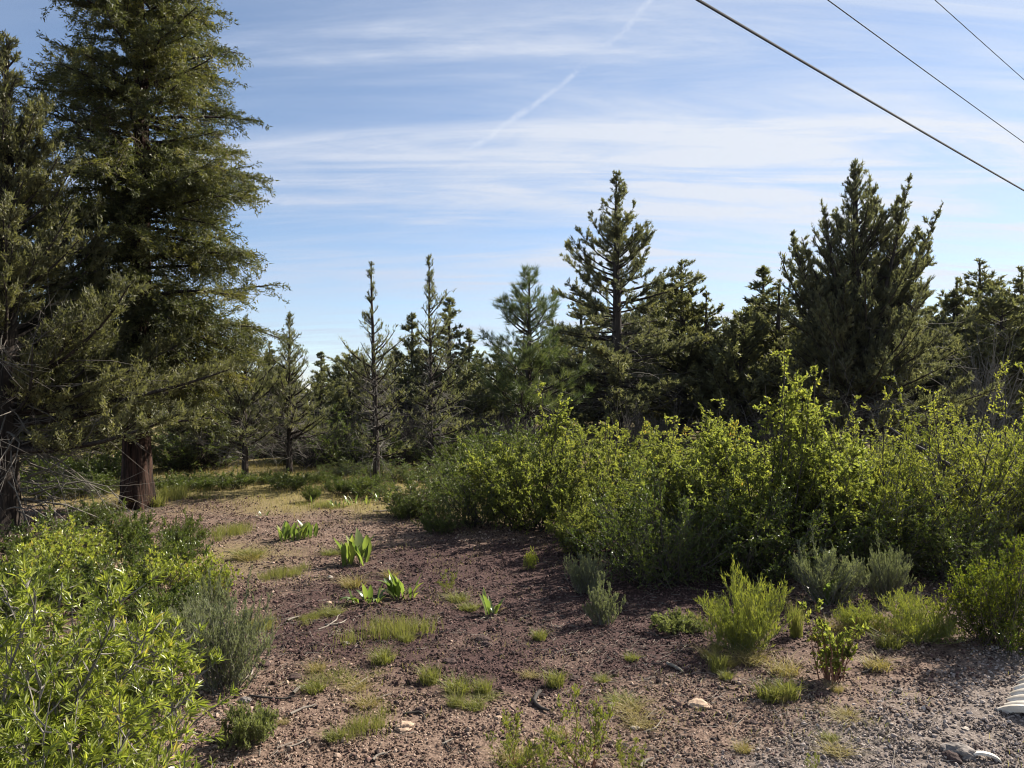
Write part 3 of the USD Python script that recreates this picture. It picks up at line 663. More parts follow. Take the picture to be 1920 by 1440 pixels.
# ------------------------------------------------------------------ shrubs
def shrub(seed, rx, ry, H, nst, nsub, nleaf, lL, lW, kind='leaf', low=0.3, up=0.35, lump=0.3, stemr=0.010, spread=0.95, whorl=0, sublen=0.32, cap=60000, bare=0.0, flat=0.75, rise=0.5, tint0=0.45, wide=0.0):
    """stems, twigs and leaves of one shrub standing at the origin"""
    rng = np.random.default_rng(seed)
    ph = rng.random(nst) * 2 * np.pi
    rho = np.sqrt(rng.random(nst))
    lum = 1 + lump * 2 * (meshkit.noise(np.stack([np.cos(ph) * rho * 2.2 + 7 + seed, np.sin(ph) * rho * 2.2 + 3, rho * 0], -1), seed) - 0.5) + rng.normal(0, 0.07, nst)
    end = np.stack([rho * rx * np.cos(ph), rho * ry * np.sin(ph), H * np.sqrt(1 - flat * rho ** 2) * (rng.uniform(0.72, 1.0, nst) if not wide else rng.uniform(0.62, 0.92, nst)) * lum], -1)
    b = rng.normal(0, 0.13, (nst, 2)) * np.array([rx, ry])
    base = np.column_stack([b + end[:, :2] * 0.12, np.full(nst, -0.02)])
    ctl = base * 0.55 + end * 0.45; ctl[:, 2] = end[:, 2] * rise + rng.normal(0, 0.05, nst)
    K = 8
    S = np.linspace(0, 1, K)[None, :, None]
    P = base[:, None] * (1 - S) ** 2 + ctl[:, None] * 2 * S * (1 - S) + end[:, None] * S ** 2
    P[:, 1:] += np.cumsum(rng.normal(0, 0.012 * H, (nst, K - 1, 3)), 1)
    R = stemr * rng.uniform(0.6, 1.3, nst)[:, None] * (1 - 0.8 * S[0, :, 0][None])
    stems = tubes(P, R, 5)
    idx = np.repeat(np.arange(nst), nsub)
    s = low + (0.98 - low) * rng.random(len(idx)) ** 0.75
    fi = s * (K - 1); i0 = np.minimum(fi.astype(int), K - 2); fr = (fi - i0)[:, None]
    p2 = P[idx, i0] * (1 - fr) + P[idx, i0 + 1] * fr
    tg = unit(P[idx, i0 + 1] - P[idx, i0])
    d2 = unit(tg * 0.55 + rng.normal(0, 0.75, p2.shape) + np.array([0, 0, up]) + wide * unit(p2 * np.array([1, 1, 0.0]) + 1e-6))
    l2 = sublen * 0.5 * (rx + H) * rng.uniform(0.35, 1.1, len(idx)) * (1.15 - (0.6 if not wide else 0.75) * s)
    Q = np.linspace(0, 1, 4)
    bend = rng.normal(0, 0.25, p2.shape) + np.array([0, 0, up * 0.4])
    C2 = p2[:, None] + d2[:, None] * (l2[:, None] * Q)[..., None] + bend[:, None] * (l2[:, None] * Q ** 2)[..., None]
    twigs = tubes(C2, (stemr * 0.22 + 0.0012) * np.ones((len(idx), 1)) * (1 - 0.6 * Q), 3)
    liv = np.where(rng.random(len(idx)) >= bare)[0]
    if whorl:
        nw = max(1, nleaf // whorl)
        w0 = np.repeat(liv, nw); qw = 0.35 + 0.65 * rng.random(len(w0)) ** 0.6; qw[::nw] = 1.0
        j = np.repeat(w0, whorl); q = np.repeat(qw, whorl) - rng.uniform(0, 0.05, len(j))
        wt = np.repeat(rng.normal(0, 0.10, len(w0)), whorl) + (q > 0.93) * 0.16
        axis = unit(d2[j] + 2 * bend[j] * q[:, None] + np.array([0, 0, 0.25]))
        rad = unit(np.cross(axis, rng.normal(size=axis.shape)))
        an = rng.uniform(0.5, 1.15, len(j))
        dd = unit(axis * np.cos(an)[:, None] + rad * np.sin(an)[:, None])
    else:
        j = np.repeat(liv, nleaf); q = 0.08 + 0.92 * rng.random(len(j))
        wt = 0
        dd = unit(d2[j] + rng.normal(0, spread, (len(j), 3)) + np.array([0, 0, up]))
    pos = p2[j] + d2[j] * (l2[j] * q)[:, None] + bend[j] * (l2[j] * q ** 2)[:, None] + rng.normal(0, 0.004, (len(j), 3))
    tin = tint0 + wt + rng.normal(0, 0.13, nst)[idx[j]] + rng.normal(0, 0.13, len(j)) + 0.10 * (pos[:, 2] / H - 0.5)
    k = np.where(pos[:, 2] > 0.02)[0]
    if len(k) > cap:
        k = rng.permutation(k)[:cap]
    pos, dd, tin = pos[k], dd[k], tin[k]
    L = lL * rng.uniform(0.4, 1.3, len(pos)); W = lW * rng.uniform(0.7, 1.2, len(pos))
    if kind == 'blade':
        lv, nv = blades(pos, dd, L, W, rng), 3
    else:
        lv, nv = leaves(pos, dd, L, W, rng), 4
    return dict(stems=stems, twigs=twigs, leaves=lv, tint=np.repeat(np.clip(tin, 0, 1), nv))


def make_shrub(name, label, q, leaf, stem, twig, loc, rz=0, s=1.0, group=None, cat='shrub'):
    t = thing(name, label, cat, loc, rz, s, group)
    obj('stems', q['stems'], M[stem], t, smooth=True, kind='stuff')
    obj('twigs', q['twigs'], M[twig], t, kind='stuff')
    obj('foliage', q['leaves'], M[leaf], t, tint=q['tint'], kind='stuff')
    return t


def build_shrubs():
    kinds = {}

    def kind(key, name, q, leaf, stem, twig, size, cat='shrub'):
        kinds[key] = dict(name=name, q=q, leaf=leaf, stem=stem, twig=twig, size=size, cat=cat, root=None)

    kind('b1', 'leafy_shrub', shrub(1, 1.0, 0.9, 1.5, 52, 24, 26, 0.036, 0.022, stemr=0.010, low=0.20, lump=0.35, cap=26000, up=0.15, wide=0.3, sublen=0.21, rise=0.42), 'bright', 'twig_dark', 'twig_brown', (1.0, 1.5))
    kind('b2', 'leafy_shrub', shrub(2, 1.1, 0.9, 1.4, 48, 24, 26, 0.030, 0.018, stemr=0.010, low=0.18, lump=0.4, cap=26000, up=0.2, wide=0.3, sublen=0.21, rise=0.42), 'bright', 'twig_dark', 'twig_grey', (1.1, 1.4))
    kind('b3', 'twiggy_shrub', shrub(3, 1.2, 1.0, 1.45, 50, 26, 24, 0.026, 0.013, stemr=0.012, low=0.18, lump=0.4, cap=27000, up=0.25, bare=0.12, wide=0.3, sublen=0.23, rise=0.42), 'feather', 'twig_dark', 'twig_grey', (1.2, 1.45))
    kind('b4', 'dense_shrub', shrub(4, 1.1, 0.9, 1.2, 50, 24, 22, 0.028, 0.016, stemr=0.009, low=0.12, lump=0.35, cap=24000, bare=0.15, up=0.15, wide=0.3, sublen=0.28, rise=0.4), 'green', 'twig_dark', 'twig_brown', (1.1, 1.2))
    kind('g1', 'green_shrub', shrub(5, 0.7, 0.6, 0.6, 44, 14, 18, 0.034, 0.018, stemr=0.007, low=0.2, lump=0.3, cap=12000), 'green', 'twig_brown', 'twig_brown', (0.7, 0.6))
    kind('g2', 'green_shrub', shrub(6, 0.7, 0.6, 0.55, 40, 14, 16, 0.040, 0.018, stemr=0.007, low=0.2, lump=0.35, whorl=6, cap=10000), 'willow', 'twig_brown', 'twig_brown', (0.7, 0.55))
    kind('s1', 'sagebrush', shrub(7, 0.5, 0.45, 0.72, 64, 18, 32, 0.018, 0.0068, 'blade', stemr=0.006, low=0.12, up=0.9, lump=0.25, spread=0.6, sublen=0.25, cap=34000, rise=0.40, wide=0.15), 'sage', 'twig_grey', 'twig_grey', (0.5, 0.72))
    kind('s2', 'sagebrush', shrub(8, 0.33, 0.3, 0.5, 46, 14, 26, 0.018, 0.0065, 'blade', stemr=0.005, low=0.15, up=1.1, lump=0.35, spread=0.55, sublen=0.22, cap=17000, rise=0.40, wide=0.15), 'sage', 'twig_grey', 'twig_grey', (0.33, 0.5))
    kind('f1', 'feathery_shrub', shrub(9, 0.5, 0.45, 0.55, 70, 14, 20, 0.030, 0.0045, 'blade', stemr=0.0045, low=0.15, up=0.9, lump=0.3, spread=0.6, sublen=0.28, cap=20000, rise=0.40), 'feather', 'stem_green', 'stem_green', (0.5, 0.55))
    kind('o1', 'olive_shrub', shrub(10, 0.62, 0.6, 0.85, 60, 20, 26, 0.024, 0.013, stemr=0.007, low=0.2, lump=0.3, cap=22000, wide=0.35, up=0.2, rise=0.4), 'olive', 'twig_brown', 'twig_brown', (0.62, 0.85))
    kind('m1', 'low_mat_shrub', shrub(12, 0.28, 0.22, 0.13, 50, 10, 16, 0.016, 0.010, stemr=0.003, low=0.2, lump=0.3, cap=7000), 'mat', 'twig_brown', 'twig_brown', (0.28, 0.13), 'ground plant')

    def put(key, px, base, top, wpx, label, rz=0.0, depth=None, group=None):
        """px, base row, top row and full width in the photograph; depth where the base is hidden"""
        k = kinds[key]
        if depth:
            loc = at_depth(px, depth)
        else:
            loc = ground_at(px, base); loc[2] -= 0.02
        d = loc[1]
        wpx = wpx * (1.5 if key[0] == 'b' else 1.0)
        s = (wpx / FOC * d / (2.15 * k['size'][0]), wpx / FOC * d / (2.15 * k['size'][0]), max(0.08, (top_z(top, d) - loc[2]) / (k['size'][1] * (0.90 if key[0] == 'b' else 1.02))))
        if k['root'] is None:
            k['root'] = make_shrub(k['name'], label, k['q'], k['leaf'], k['stem'], k['twig'], loc, rz, s, group, k['cat'])
        else:
            x = dup(k['root'], label, loc, rz, s, group)
            if group is None and x.GetPrim().GetCustomDataByKey('group'):
                x.GetPrim().ClearCustomDataByKey('group')
    # right-hand thicket, front row
    put('b1', 1010, 990, 775, 230, 'rounded yellow-green leafy shrub at the inner end of the thicket, below the large open-topped conifer', 20)
    put('b4', 900, 985, 850, 190, 'medium green shrub beside the clearing, left of the rounded yellow-green shrub', 70)
    put('b4', 800, 965, 875, 170, 'low shaded green shrub in front of the one-sided young conifer', 200)
    put('b2', 1145, 1000, 795, 230, 'yellowish leafy shrub with reddish tips just right of the rounded yellow-green shrub', 140)
    put('b1', 1255, 1040, 835, 250, 'leafy green shrub in the thicket with arching bare grey twigs in front', 250)
    put('b4', 1230, 1095, 900, 250, 'dark green shrub at the front of the thicket behind the two grey sagebrushes', 10)
    put('b1', 1530, 1055, 765, 240, 'leafy shrub with rounded bright top just right of the tallest one', 200)
    put('b1', 1450, 1060, 742, 330, 'tallest leafy shrub of the thicket with bright yellow-green crown', 310)
    put('b4', 1420, 1085, 930, 260, 'dark twiggy shrub low under the tallest leafy shrub', 120)
    put('b3', 1620, 1060, 790, 290, 'fine-leaved shrub with dark forked stems right of the tallest leafy shrub', 0)
    put('b3', 1770, 1050, 756, 340, 'large fine-leaved shrub with gnarled leaning trunk in the thicket', 75)
    put('b3', 1915, 1050, 738, 340, 'fine-leaved shrub rising at the right edge of the photograph', 160)
    put('b4', 1640, 1075, 900, 240, 'dark inner shrub behind the broad grey sagebrush', 260)
    put('b4', 1780, 1085, 940, 220, 'dark inner shrub left of the dense olive shrub', 30)
    put('b2', 1345, 1040, 790, 230, 'pale green shrub left of the tallest leafy shrub', 30)
    put('b1', 1090, 1040, 915, 120, 'small leafy shrub with yellow-green top at the foot of the thicket', 90)
    # second row
    for px, dd, tp, w, key, lab in [(960, 13.5, 800, 200, 'b4', 'green shrub behind the rounded yellow-green shrub'), (1080, 12.5, 800, 220, 'b2', 'leafy shrub half hidden between two yellow-green shrubs'),
                                    (1230, 12.0, 805, 240, 'b2', 'leafy shrub at the back of the thicket under the dark conifer'), (1340, 11.5, 790, 220, 'b1', 'leafy shrub at the back, left of the tallest shrub'),
                                    (1560, 11.0, 800, 240, 'b3', 'fine-leaved shrub at the back, under the broad juniper'), (1700, 11.0, 795, 260, 'b3', 'fine-leaved shrub at the back, right of the dead branches'),
                                    (1850, 11.0, 775, 280, 'b3', 'fine-leaved shrub at the back near the right edge'), (1990, 11.0, 770, 280, 'b3', 'fine-leaved shrub mostly beyond the right edge'),
                                    (860, 13.0, 845, 180, 'b4', 'shaded shrub at the foot of the one-sided young conifer'), (735, 14.5, 860, 150, 'b4', 'shaded shrub between the sparse spire and the one-sided conifer'),
                                    (650, 15.5, 865, 130, 'b4', 'dull green shrub left of the sparse spire'), (2080, 8.0, 760, 320, 'b3', 'fine-leaved shrub outside the right edge'),
                                    (900, 16.0, 810, 160, 'b4', 'grey-green shrub below the narrow dark conifer'), (590, 18.0, 850, 160, 'b4', 'dull shrub beyond the pointed young conifer')]:
        put(key, px, 0, tp, w, lab, px % 360, dd)
    put('g1', 822, 1000, 946, 105, 'small bright round shrub at the edge of the cinder ground below the thicket', 0)
    put('g1', 762, 972, 925, 90, 'small dark green shrub left of the small bright round shrub', 80)
    put('g2', 995, 1066, 1030, 34, 'tiny yellow-green seedling shrub alone on the dark cinders', 40)
    # sagebrush and small plants in front of the thicket
    put('s1', 1098, 1110, 1010, 100, 'grey sagebrush at the corner of the thicket, upper of the two', 0)
    put('s2', 1132, 1168, 1072, 95, 'small grey sagebrush standing on open cinders in front of the thicket', 60)
    put('s1', 1550, 1130, 985, 170, 'broad grey sagebrush in front of the thicket', 120)
    put('s1', 1660, 1125, 990, 110, 'upright grey sagebrush right of the broad one', 200)
    put('f1', 1385, 1215, 1072, 215, 'bright feathery green shrub standing forward of the thicket', 0)
    put('o1', 1870, 1205, 985, 240, 'dense olive shrub with yellow tips at the right edge', 0)
    put('f1', 1720, 1200, 1110, 190, 'pale yellow-green feathery plant left of the dense olive shrub', 90)
    put('f1', 1610, 1180, 1125, 120, 'small feathery plant below the upright grey sagebrush', 230)
    put('m1', 1265, 1180, 1150, 130, 'low green mat plant left of the bright feathery shrub', 0)
    # left side
    put('g1', 240, 1032, 948, 150, 'dark green broadleaf shrub in front of the cedar trunk', 150)
    put('g1', 350, 1030, 962, 95, 'small green shrub right of the dark broadleaf shrub by the cedar', 230)
    put('g1', 90, 1055, 962, 230, 'green shrub with shiny leaves below the juniper trunk', 300)
    put('g2', 60, 1120, 1010, 260, 'light green shrub at the left edge behind the foreground bush', 10)
    put('g1', 200, 1130, 1035, 260, 'green shrub with shiny leaves behind the foreground bush', 40)
    put('g2', 330, 1125, 1030, 190, 'yellowish-green shrub between the shiny-leaved shrub and the path', 200)
    put('g1', 300, 1190, 1085, 230, 'green shrub just behind the sagebrush at the left', 170)
    put('s1', 425, 1285, 1068, 215, 'large grey-green sagebrush beside the foreground bush', 30)
    put('s1', 360, 1215, 1090, 170, 'grey-green sagebrush behind the large one at the left', 300)
    put('g2', 130, 1075, 985, 260, 'light green shrub spreading below the juniper, nearer than the shiny-leaved one', 120)
    put('g1', 300, 1080, 985, 190, 'dense green shrub between the dark broadleaf shrub and the foreground bush', 20)
    put('g2', 395, 1120, 1050, 130, 'low yellowish-green shrub at the left border of the cinders', 60)
    put('g1', 30, 1180, 1040, 260, 'shaded green shrub just behind the foreground bush at the left edge', 260)
    put('s2', 395, 1160, 1065, 120, 'small grey-green sagebrush above the large one at the left', 40)
    put('g1', 170, 985, 935, 130, 'dull green shrub between juniper and cedar trunks', 320)
    put('m1', 470, 1388, 1328, 150, 'low mat of small pale leaves beside the foreground bush', 90)
    # beyond the clearing
    for i, (px, base, top, w, lab) in enumerate([(370, 918, 882, 130, 'low dark green shrub beyond the dry grass, under the first young conifer'), (440, 916, 880, 120, 'low green shrub at the foot of the first young conifer'),
                                    (545, 915, 882, 125, 'low round green shrub at the foot of the pointed young conifer'), (600, 905, 880, 80, 'low green shrub right of the round green one'),
                                    (320, 925, 885, 90, 'low shrub just beyond the cedar trunk'), (640, 925, 890, 90, 'low grey-green shrub left of the sparse spire'), (505, 906, 880, 70, 'low shrub between the first two young conifers'),
                                    (690, 930, 885, 120, 'low green shrub around the foot of the sparse spire'), (170, 930, 880, 140, 'low shrub beyond the juniper, left of the cedar'), (90, 935, 890, 140, 'low shrub beyond the juniper at the left'),
                                    (585, 940, 905, 45, 'small dark bush at the edge of the dry grass'), (120, 915, 850, 190, 'dull bush beyond the bare juniper branches'), (200, 912, 840, 150, 'dull bush between juniper and cedar, farther back'), (45, 920, 850, 180, 'dull bush behind the juniper trunk')]):
        put('g1', px, base, top, w, lab, i * 77)
    # foreground bush with lance-shaped leaves
    make_shrub('lance_leaf_bush', 'large foreground bush with long pale green leaves and grey branches', shrub(31, 0.82, 0.95, 1.10, 92, 24, 36, 0.040, 0.0090, stemr=0.011, low=0.25, up=0.35, lump=0.28, whorl=6, sublen=0.26, cap=60000, rise=0.5, flat=0.62, bare=0.12, tint0=0.42),
               'willow', 'twig_grey', 'twig_grey', at_depth(-10, 2.75))
    make_shrub('lance_leaf_bush', 'nearest low part of long-leaved bush in the bottom left corner', shrub(32, 0.55, 0.5, 0.85, 46, 20, 30, 0.040, 0.0090, stemr=0.009, low=0.2, up=0.3, lump=0.3, whorl=6, sublen=0.28, cap=24000, flat=0.7),
               'willow', 'twig_grey', 'twig_grey', at_depth(110, 2.15))
    # thin sprays in the middle foreground
    thin = shrub(41, 0.16, 0.14, 0.40, 9, 12, 14, 0.020, 0.0055, stemr=0.003, low=0.2, up=0.9, lump=0.5, spread=0.7, sublen=0.30, rise=0.5)
    a = ground_at(1090, 1438)
    make_shrub('thin_leafy_sprig', 'tall thin leafy sprig at the bottom middle, beside the grey gravel', thin, 'feather', 'stem_red', 'stem_green', a, 0, (1.2, 1.2, 1.0), cat='plant')
    for px, by, sc, rz, lab in [(960, 1450, 0.75, 120, 'shorter leafy sprig left of the tall one at the bottom middle'), (1180, 1450, 0.5, 220, 'small leafy sprig right of the tall one at the bottom middle'), (1020, 1460, 0.6, 300, 'low leafy sprig at the bottom edge, between the others'), (1520, 1455, 0.3, 60, 'small green sprout alone on grey gravel at the bottom edge'), (840, 1110, 0.55, 10, 'pale thin sprig on cinders right of the broad-leaved clumps')]:
        dup(kinds_thin(), lab, ground_at(px, by), rz, (sc * 1.2, sc * 1.2, sc))
    make_shrub('red_stemmed_plant', 'plant with upright reddish stems and yellow-green leaves at the gravel edge', shrub(43, 0.20, 0.16, 0.42, 22, 7, 7, 0.036, 0.020, stemr=0.005, low=0.15, up=0.8, lump=0.5, sublen=0.14, rise=0.55, flat=0.4), 'bright', 'stem_red', 'stem_red', ground_at(1560, 1275), cat='plant')
    # dead brush
    q = shrub(51, 0.9, 0.7, 1.6, 34, 16, 1, 0.02, 0.003, stemr=0.012, low=0.2, up=0.2, lump=0.5, sublen=0.4)
    for px, dd, tp, w, lab, mt in [(1600, 13.0, 752, 190, 'tangle of bare dark branches under the broad juniper', 'twig_dark'), (1845, 23.0, 610, 200, 'grey leafless tree with arching fine branches near the right edge', 'twig_grey'), (600, 20.0, 800, 130, 'grey leafless bush behind the low green shrubs', 'twig_grey'), (330, 17.0, 850, 110, 'pale leafless bush behind the cedar trunk', 'twig_grey'), (1300, 7.6, 930, 220, 'bare grey arching twigs at the front of the thicket', 'twig_grey')]:
        loc = at_depth(px, dd)
        sx = w / FOC * dd / 1.9
        t = thing('bare_bush', lab, 'dead bush', loc, px % 360, (sx, sx, (top_z(tp, dd) - loc[2]) / 1.7))
        obj('stems', q['stems'], M[mt], t, smooth=True, kind='stuff'); obj('twigs', q['twigs'], M[mt], t, kind='stuff')
    # brush filling the woods' floor
    rng = np.random.default_rng(17)
    bq = kinds_root('/World/bare_bush')
    for i in range(64):
        px = 345 + (640 if i % 3 else 1600) * ((i * 0.618 + 0.3) % 1.0); dd = rng.uniform(16.5, 24)
        if px < 350:
            continue
        loc = at_depth(px, dd)
        w = rng.uniform(0.9, 1.7)
        if i % 2:
            dup(bq, 'leafless grey-brown brush on the floor of the woods', loc, rng.uniform(0, 360), (w, w, rng.uniform(0.6, 1.2)), 'leafless brush among the far trees')
        else:
            dup(kinds['b4']['root'], 'dull green brush on the floor of the woods', loc, rng.uniform(0, 360), (w, w, rng.uniform(0.6, 1.15)), 'green brush among the far trees')
    # gnarled leaning trunk inside the thicket
    pts = [(1850, 8.2, 965), (1825, 8.2, 930), (1790, 8.2, 880), (1740, 8.3, 850), (1700, 8.4, 828), (1665, 8.5, 800)]
    P = np.array([[(px - 960) / FOC * d, d, top_z(py, d)] for px, d, py in pts])
    P = np.vstack([[P[0, 0] + 0.05, P[0, 1], -0.05], P])
    br = np.array([P[3], P[3] + [0.02, 0, 0.14], P[3] + [0.12, 0.05, 0.30], P[3] + [0.24, 0.1, 0.44]])
    t = thing('leaning_trunk', 'gnarled dark trunk leaning through the fine-leaved shrubs', 'trunk', (0, 0, 0))
    obj('trunk', tubes(P[None], np.array([[.06, .05, .045, .035, .03, .022, .012]]), 8), M['twig_dark'], t, smooth=True)
    obj('branch', tubes(br[None], np.array([[.026, .022, .015, .008]]), 6), M['twig_dark'], t, smooth=True)


def kinds_root(path):
    return UsdGeom.Xform.Get(stage, path)


def kinds_thin():
    return UsdGeom.Xform.Get(stage, '/World/thin_leafy_sprig')


build_shrubs()


# ------------------------------------------------------------------ broad-leaved clumps, each leaf a part
def broad_leaf(rng, L, W, bend, fold=0.35):
    n = 6
    s = np.linspace(0, 1, n)
    w = W * np.array([0.12, 0.55, 0.95, 1.0, 0.62, 0.02]) * 0.5
    th = 0.15 + bend * s
    x = np.cumsum(np.append(0, np.sin(th[1:]))) * L / (n - 1)
    z = np.cumsum(np.append(0, np.cos(th[1:]))) * L / (n - 1)
    wav = rng.normal(0, 0.06, (n, 2)) * W
    l = np.stack([x + fold * w * -np.cos(th) + wav[:, 0], -w, z + fold * w * np.sin(th)], -1)
    r = np.stack([x + fold * w * -np.cos(th) + wav[:, 1], w, z + fold * w * np.sin(th)], -1)
    m = np.stack([x, 0 * x, z], -1)
    v = np.vstack([l, m, r])
    f = []
    for i in range(n - 1):
        for a, b in ((0, n), (n, 2 * n)):
            f += [[a + i, b + i, b + i + 1], [a + i, b + i + 1, a + i + 1]]
    return v, np.array(f)


def clump(px, py, wpx, hpx, nl, label, seed, spread=1.0):
    rng = np.random.default_rng(seed)
    loc = ground_at(px, py)
    w, h = wpx / FOC * loc[1], hpx / FOC * loc[1]
    t = thing('broad_leaved_plant', label, 'plant', loc)
    for i in range(int(nl * 1.4)):
        bx, by = rng.uniform(-0.5, 0.5) * w * 0.75, rng.normal(0, 0.18) * min(w, 0.35)
        old = rng.random() < 0.2
        L = h * rng.uniform(0.6, 1.3) * (0.8 if old else 1)
        v, f = broad_leaf(rng, L, L * rng.uniform(0.17, 0.32) * (0.7 if old else 1), rng.uniform(1.5, 2.2) if old else rng.uniform(0.1, 1.3) * spread)
        a = math.atan2(by, bx) + rng.normal(0, 1.0)
        c, s_ = math.cos(a), math.sin(a)
        tl = rng.normal(0, 0.15)
        v = np.stack([v[:, 0] * c - v[:, 1] * s_ + bx, v[:, 0] * s_ + v[:, 1] * c + by, v[:, 2] - 0.01], -1)
        obj('leaf', (v, f), M['dead_leaf' if old and rng.random() < 0.6 else 'broad'], t, tint=np.full(len(v), float(np.clip(rng.normal(0.5, 0.28), 0, 1))), smooth=True)


def build_clumps():
    clump(548, 1012, 66, 34, 20, 'long row of upright broad green leaves at the upper end of the cinder ground', 1, 0.6)
    clump(580, 1006, 40, 32, 12, 'broad-leaved clump with yellowing leaves at the right end of the upright row', 2, 0.6)
    clump(668, 1056, 56, 54, 16, 'tall upright broad-leaved plant alone in the middle of the cinder ground', 3, 0.6)
    clump(690, 1128, 70, 34, 16, 'low pale broad-leaved clump with curling leaves, left of its neighbour', 4, 1.6)
    clump(758, 1118, 62, 46, 16, 'broad-leaved clump with curling leaves, right of the low pale one', 5, 1.3)
    clump(922, 1150, 36, 40, 8, 'small broad-leaved plant with few bright leaves, alone on dark cinders', 6, 1.2)
    clump(632, 952, 46, 20, 12, 'pale broad-leaved clump below the sparse spire, leftmost of the far row', 7, 0.8)
    clump(672, 946, 56, 18, 12, 'broad-leaved clump in the middle of the far row below the sparse spire', 8, 0.8)
    clump(718, 942, 44, 24, 12, 'broad-leaved clump at the right end of the far row below the sparse spire', 9, 0.8)
    clump(1545, 1130, 40, 60, 9, 'shaded broad-leaved plant at the foot of the broad sagebrush', 10, 0.9)
    clump(590, 942, 26, 16, 6, 'tiny broad-leaved plant by the small dark bush', 11, 0.8)
    clump(492, 968, 26, 12, 6, 'tiny yellowish broad-leaved plant on the far cinders', 12, 1.0)
    clump(1895, 1215, 50, 34, 8, 'broad dark leaves in the shade under the dense olive shrub', 13, 1.2)


build_clumps()


# ------------------------------------------------------------------ grass
def grass_mesh(rng, pos, h, w, lean=0.5):
    """bent two-piece blades"""
    n = len(pos)
    a = rng.random(n) * 2 * np.pi
    l = rng.uniform(0.05, lean, n) * h
    o = np.stack([np.cos(a), np.sin(a), 0 * a], -1)
    b = rng.random(n) * np.pi * 2
    s = np.stack([np.cos(b), np.sin(b), 0 * b], -1) * (w * 0.5)[:, None]
    m = pos + o * (l * 0.35)[:, None] + np.array([0, 0, 1.0]) * (h * 0.6)[:, None]
    t = pos + o * l[:, None] + np.array([0, 0, 1.0]) * (h * rng.uniform(0.8, 1.0, n))[:, None]
    v = np.stack([pos - s, pos + s, m - s * 0.7, m + s * 0.7, t], 1).reshape(-1, 3)
    k = np.arange(n)[:, None] * 5
    return v, np.concatenate([k + [0, 1, 3], k + [0, 3, 2], k + [2, 3, 4]], 0)


def tuft_mesh(seed, n, R, h, lean, tint0, tsd=0.15):
    rng = np.random.default_rng(seed)
    r = R * (np.sqrt(rng.random(n)) * rng.uniform(0.6, 1.0, n) if R < 0.1 else np.abs(rng.normal(0, 0.62, n))); a = rng.random(n) * 2 * np.pi
    if R > 0.1:
        cl = rng.normal(0, 0.5, (14, 2)) * R; ci = rng.integers(0, 14, n); r *= 0.45
    p = np.stack([r * np.cos(a), r * np.sin(a), np.full(n, -0.012)], -1)
    if R > 0.1:
        p[:, :2] += cl[ci]
    vf = grass_mesh(rng, p, h * rng.uniform(0.5, 1.15, n), np.full(n, 0.0028), lean)
    return vf, np.repeat(np.clip(rng.normal(tint0, tsd, n), 0, 1), 5)


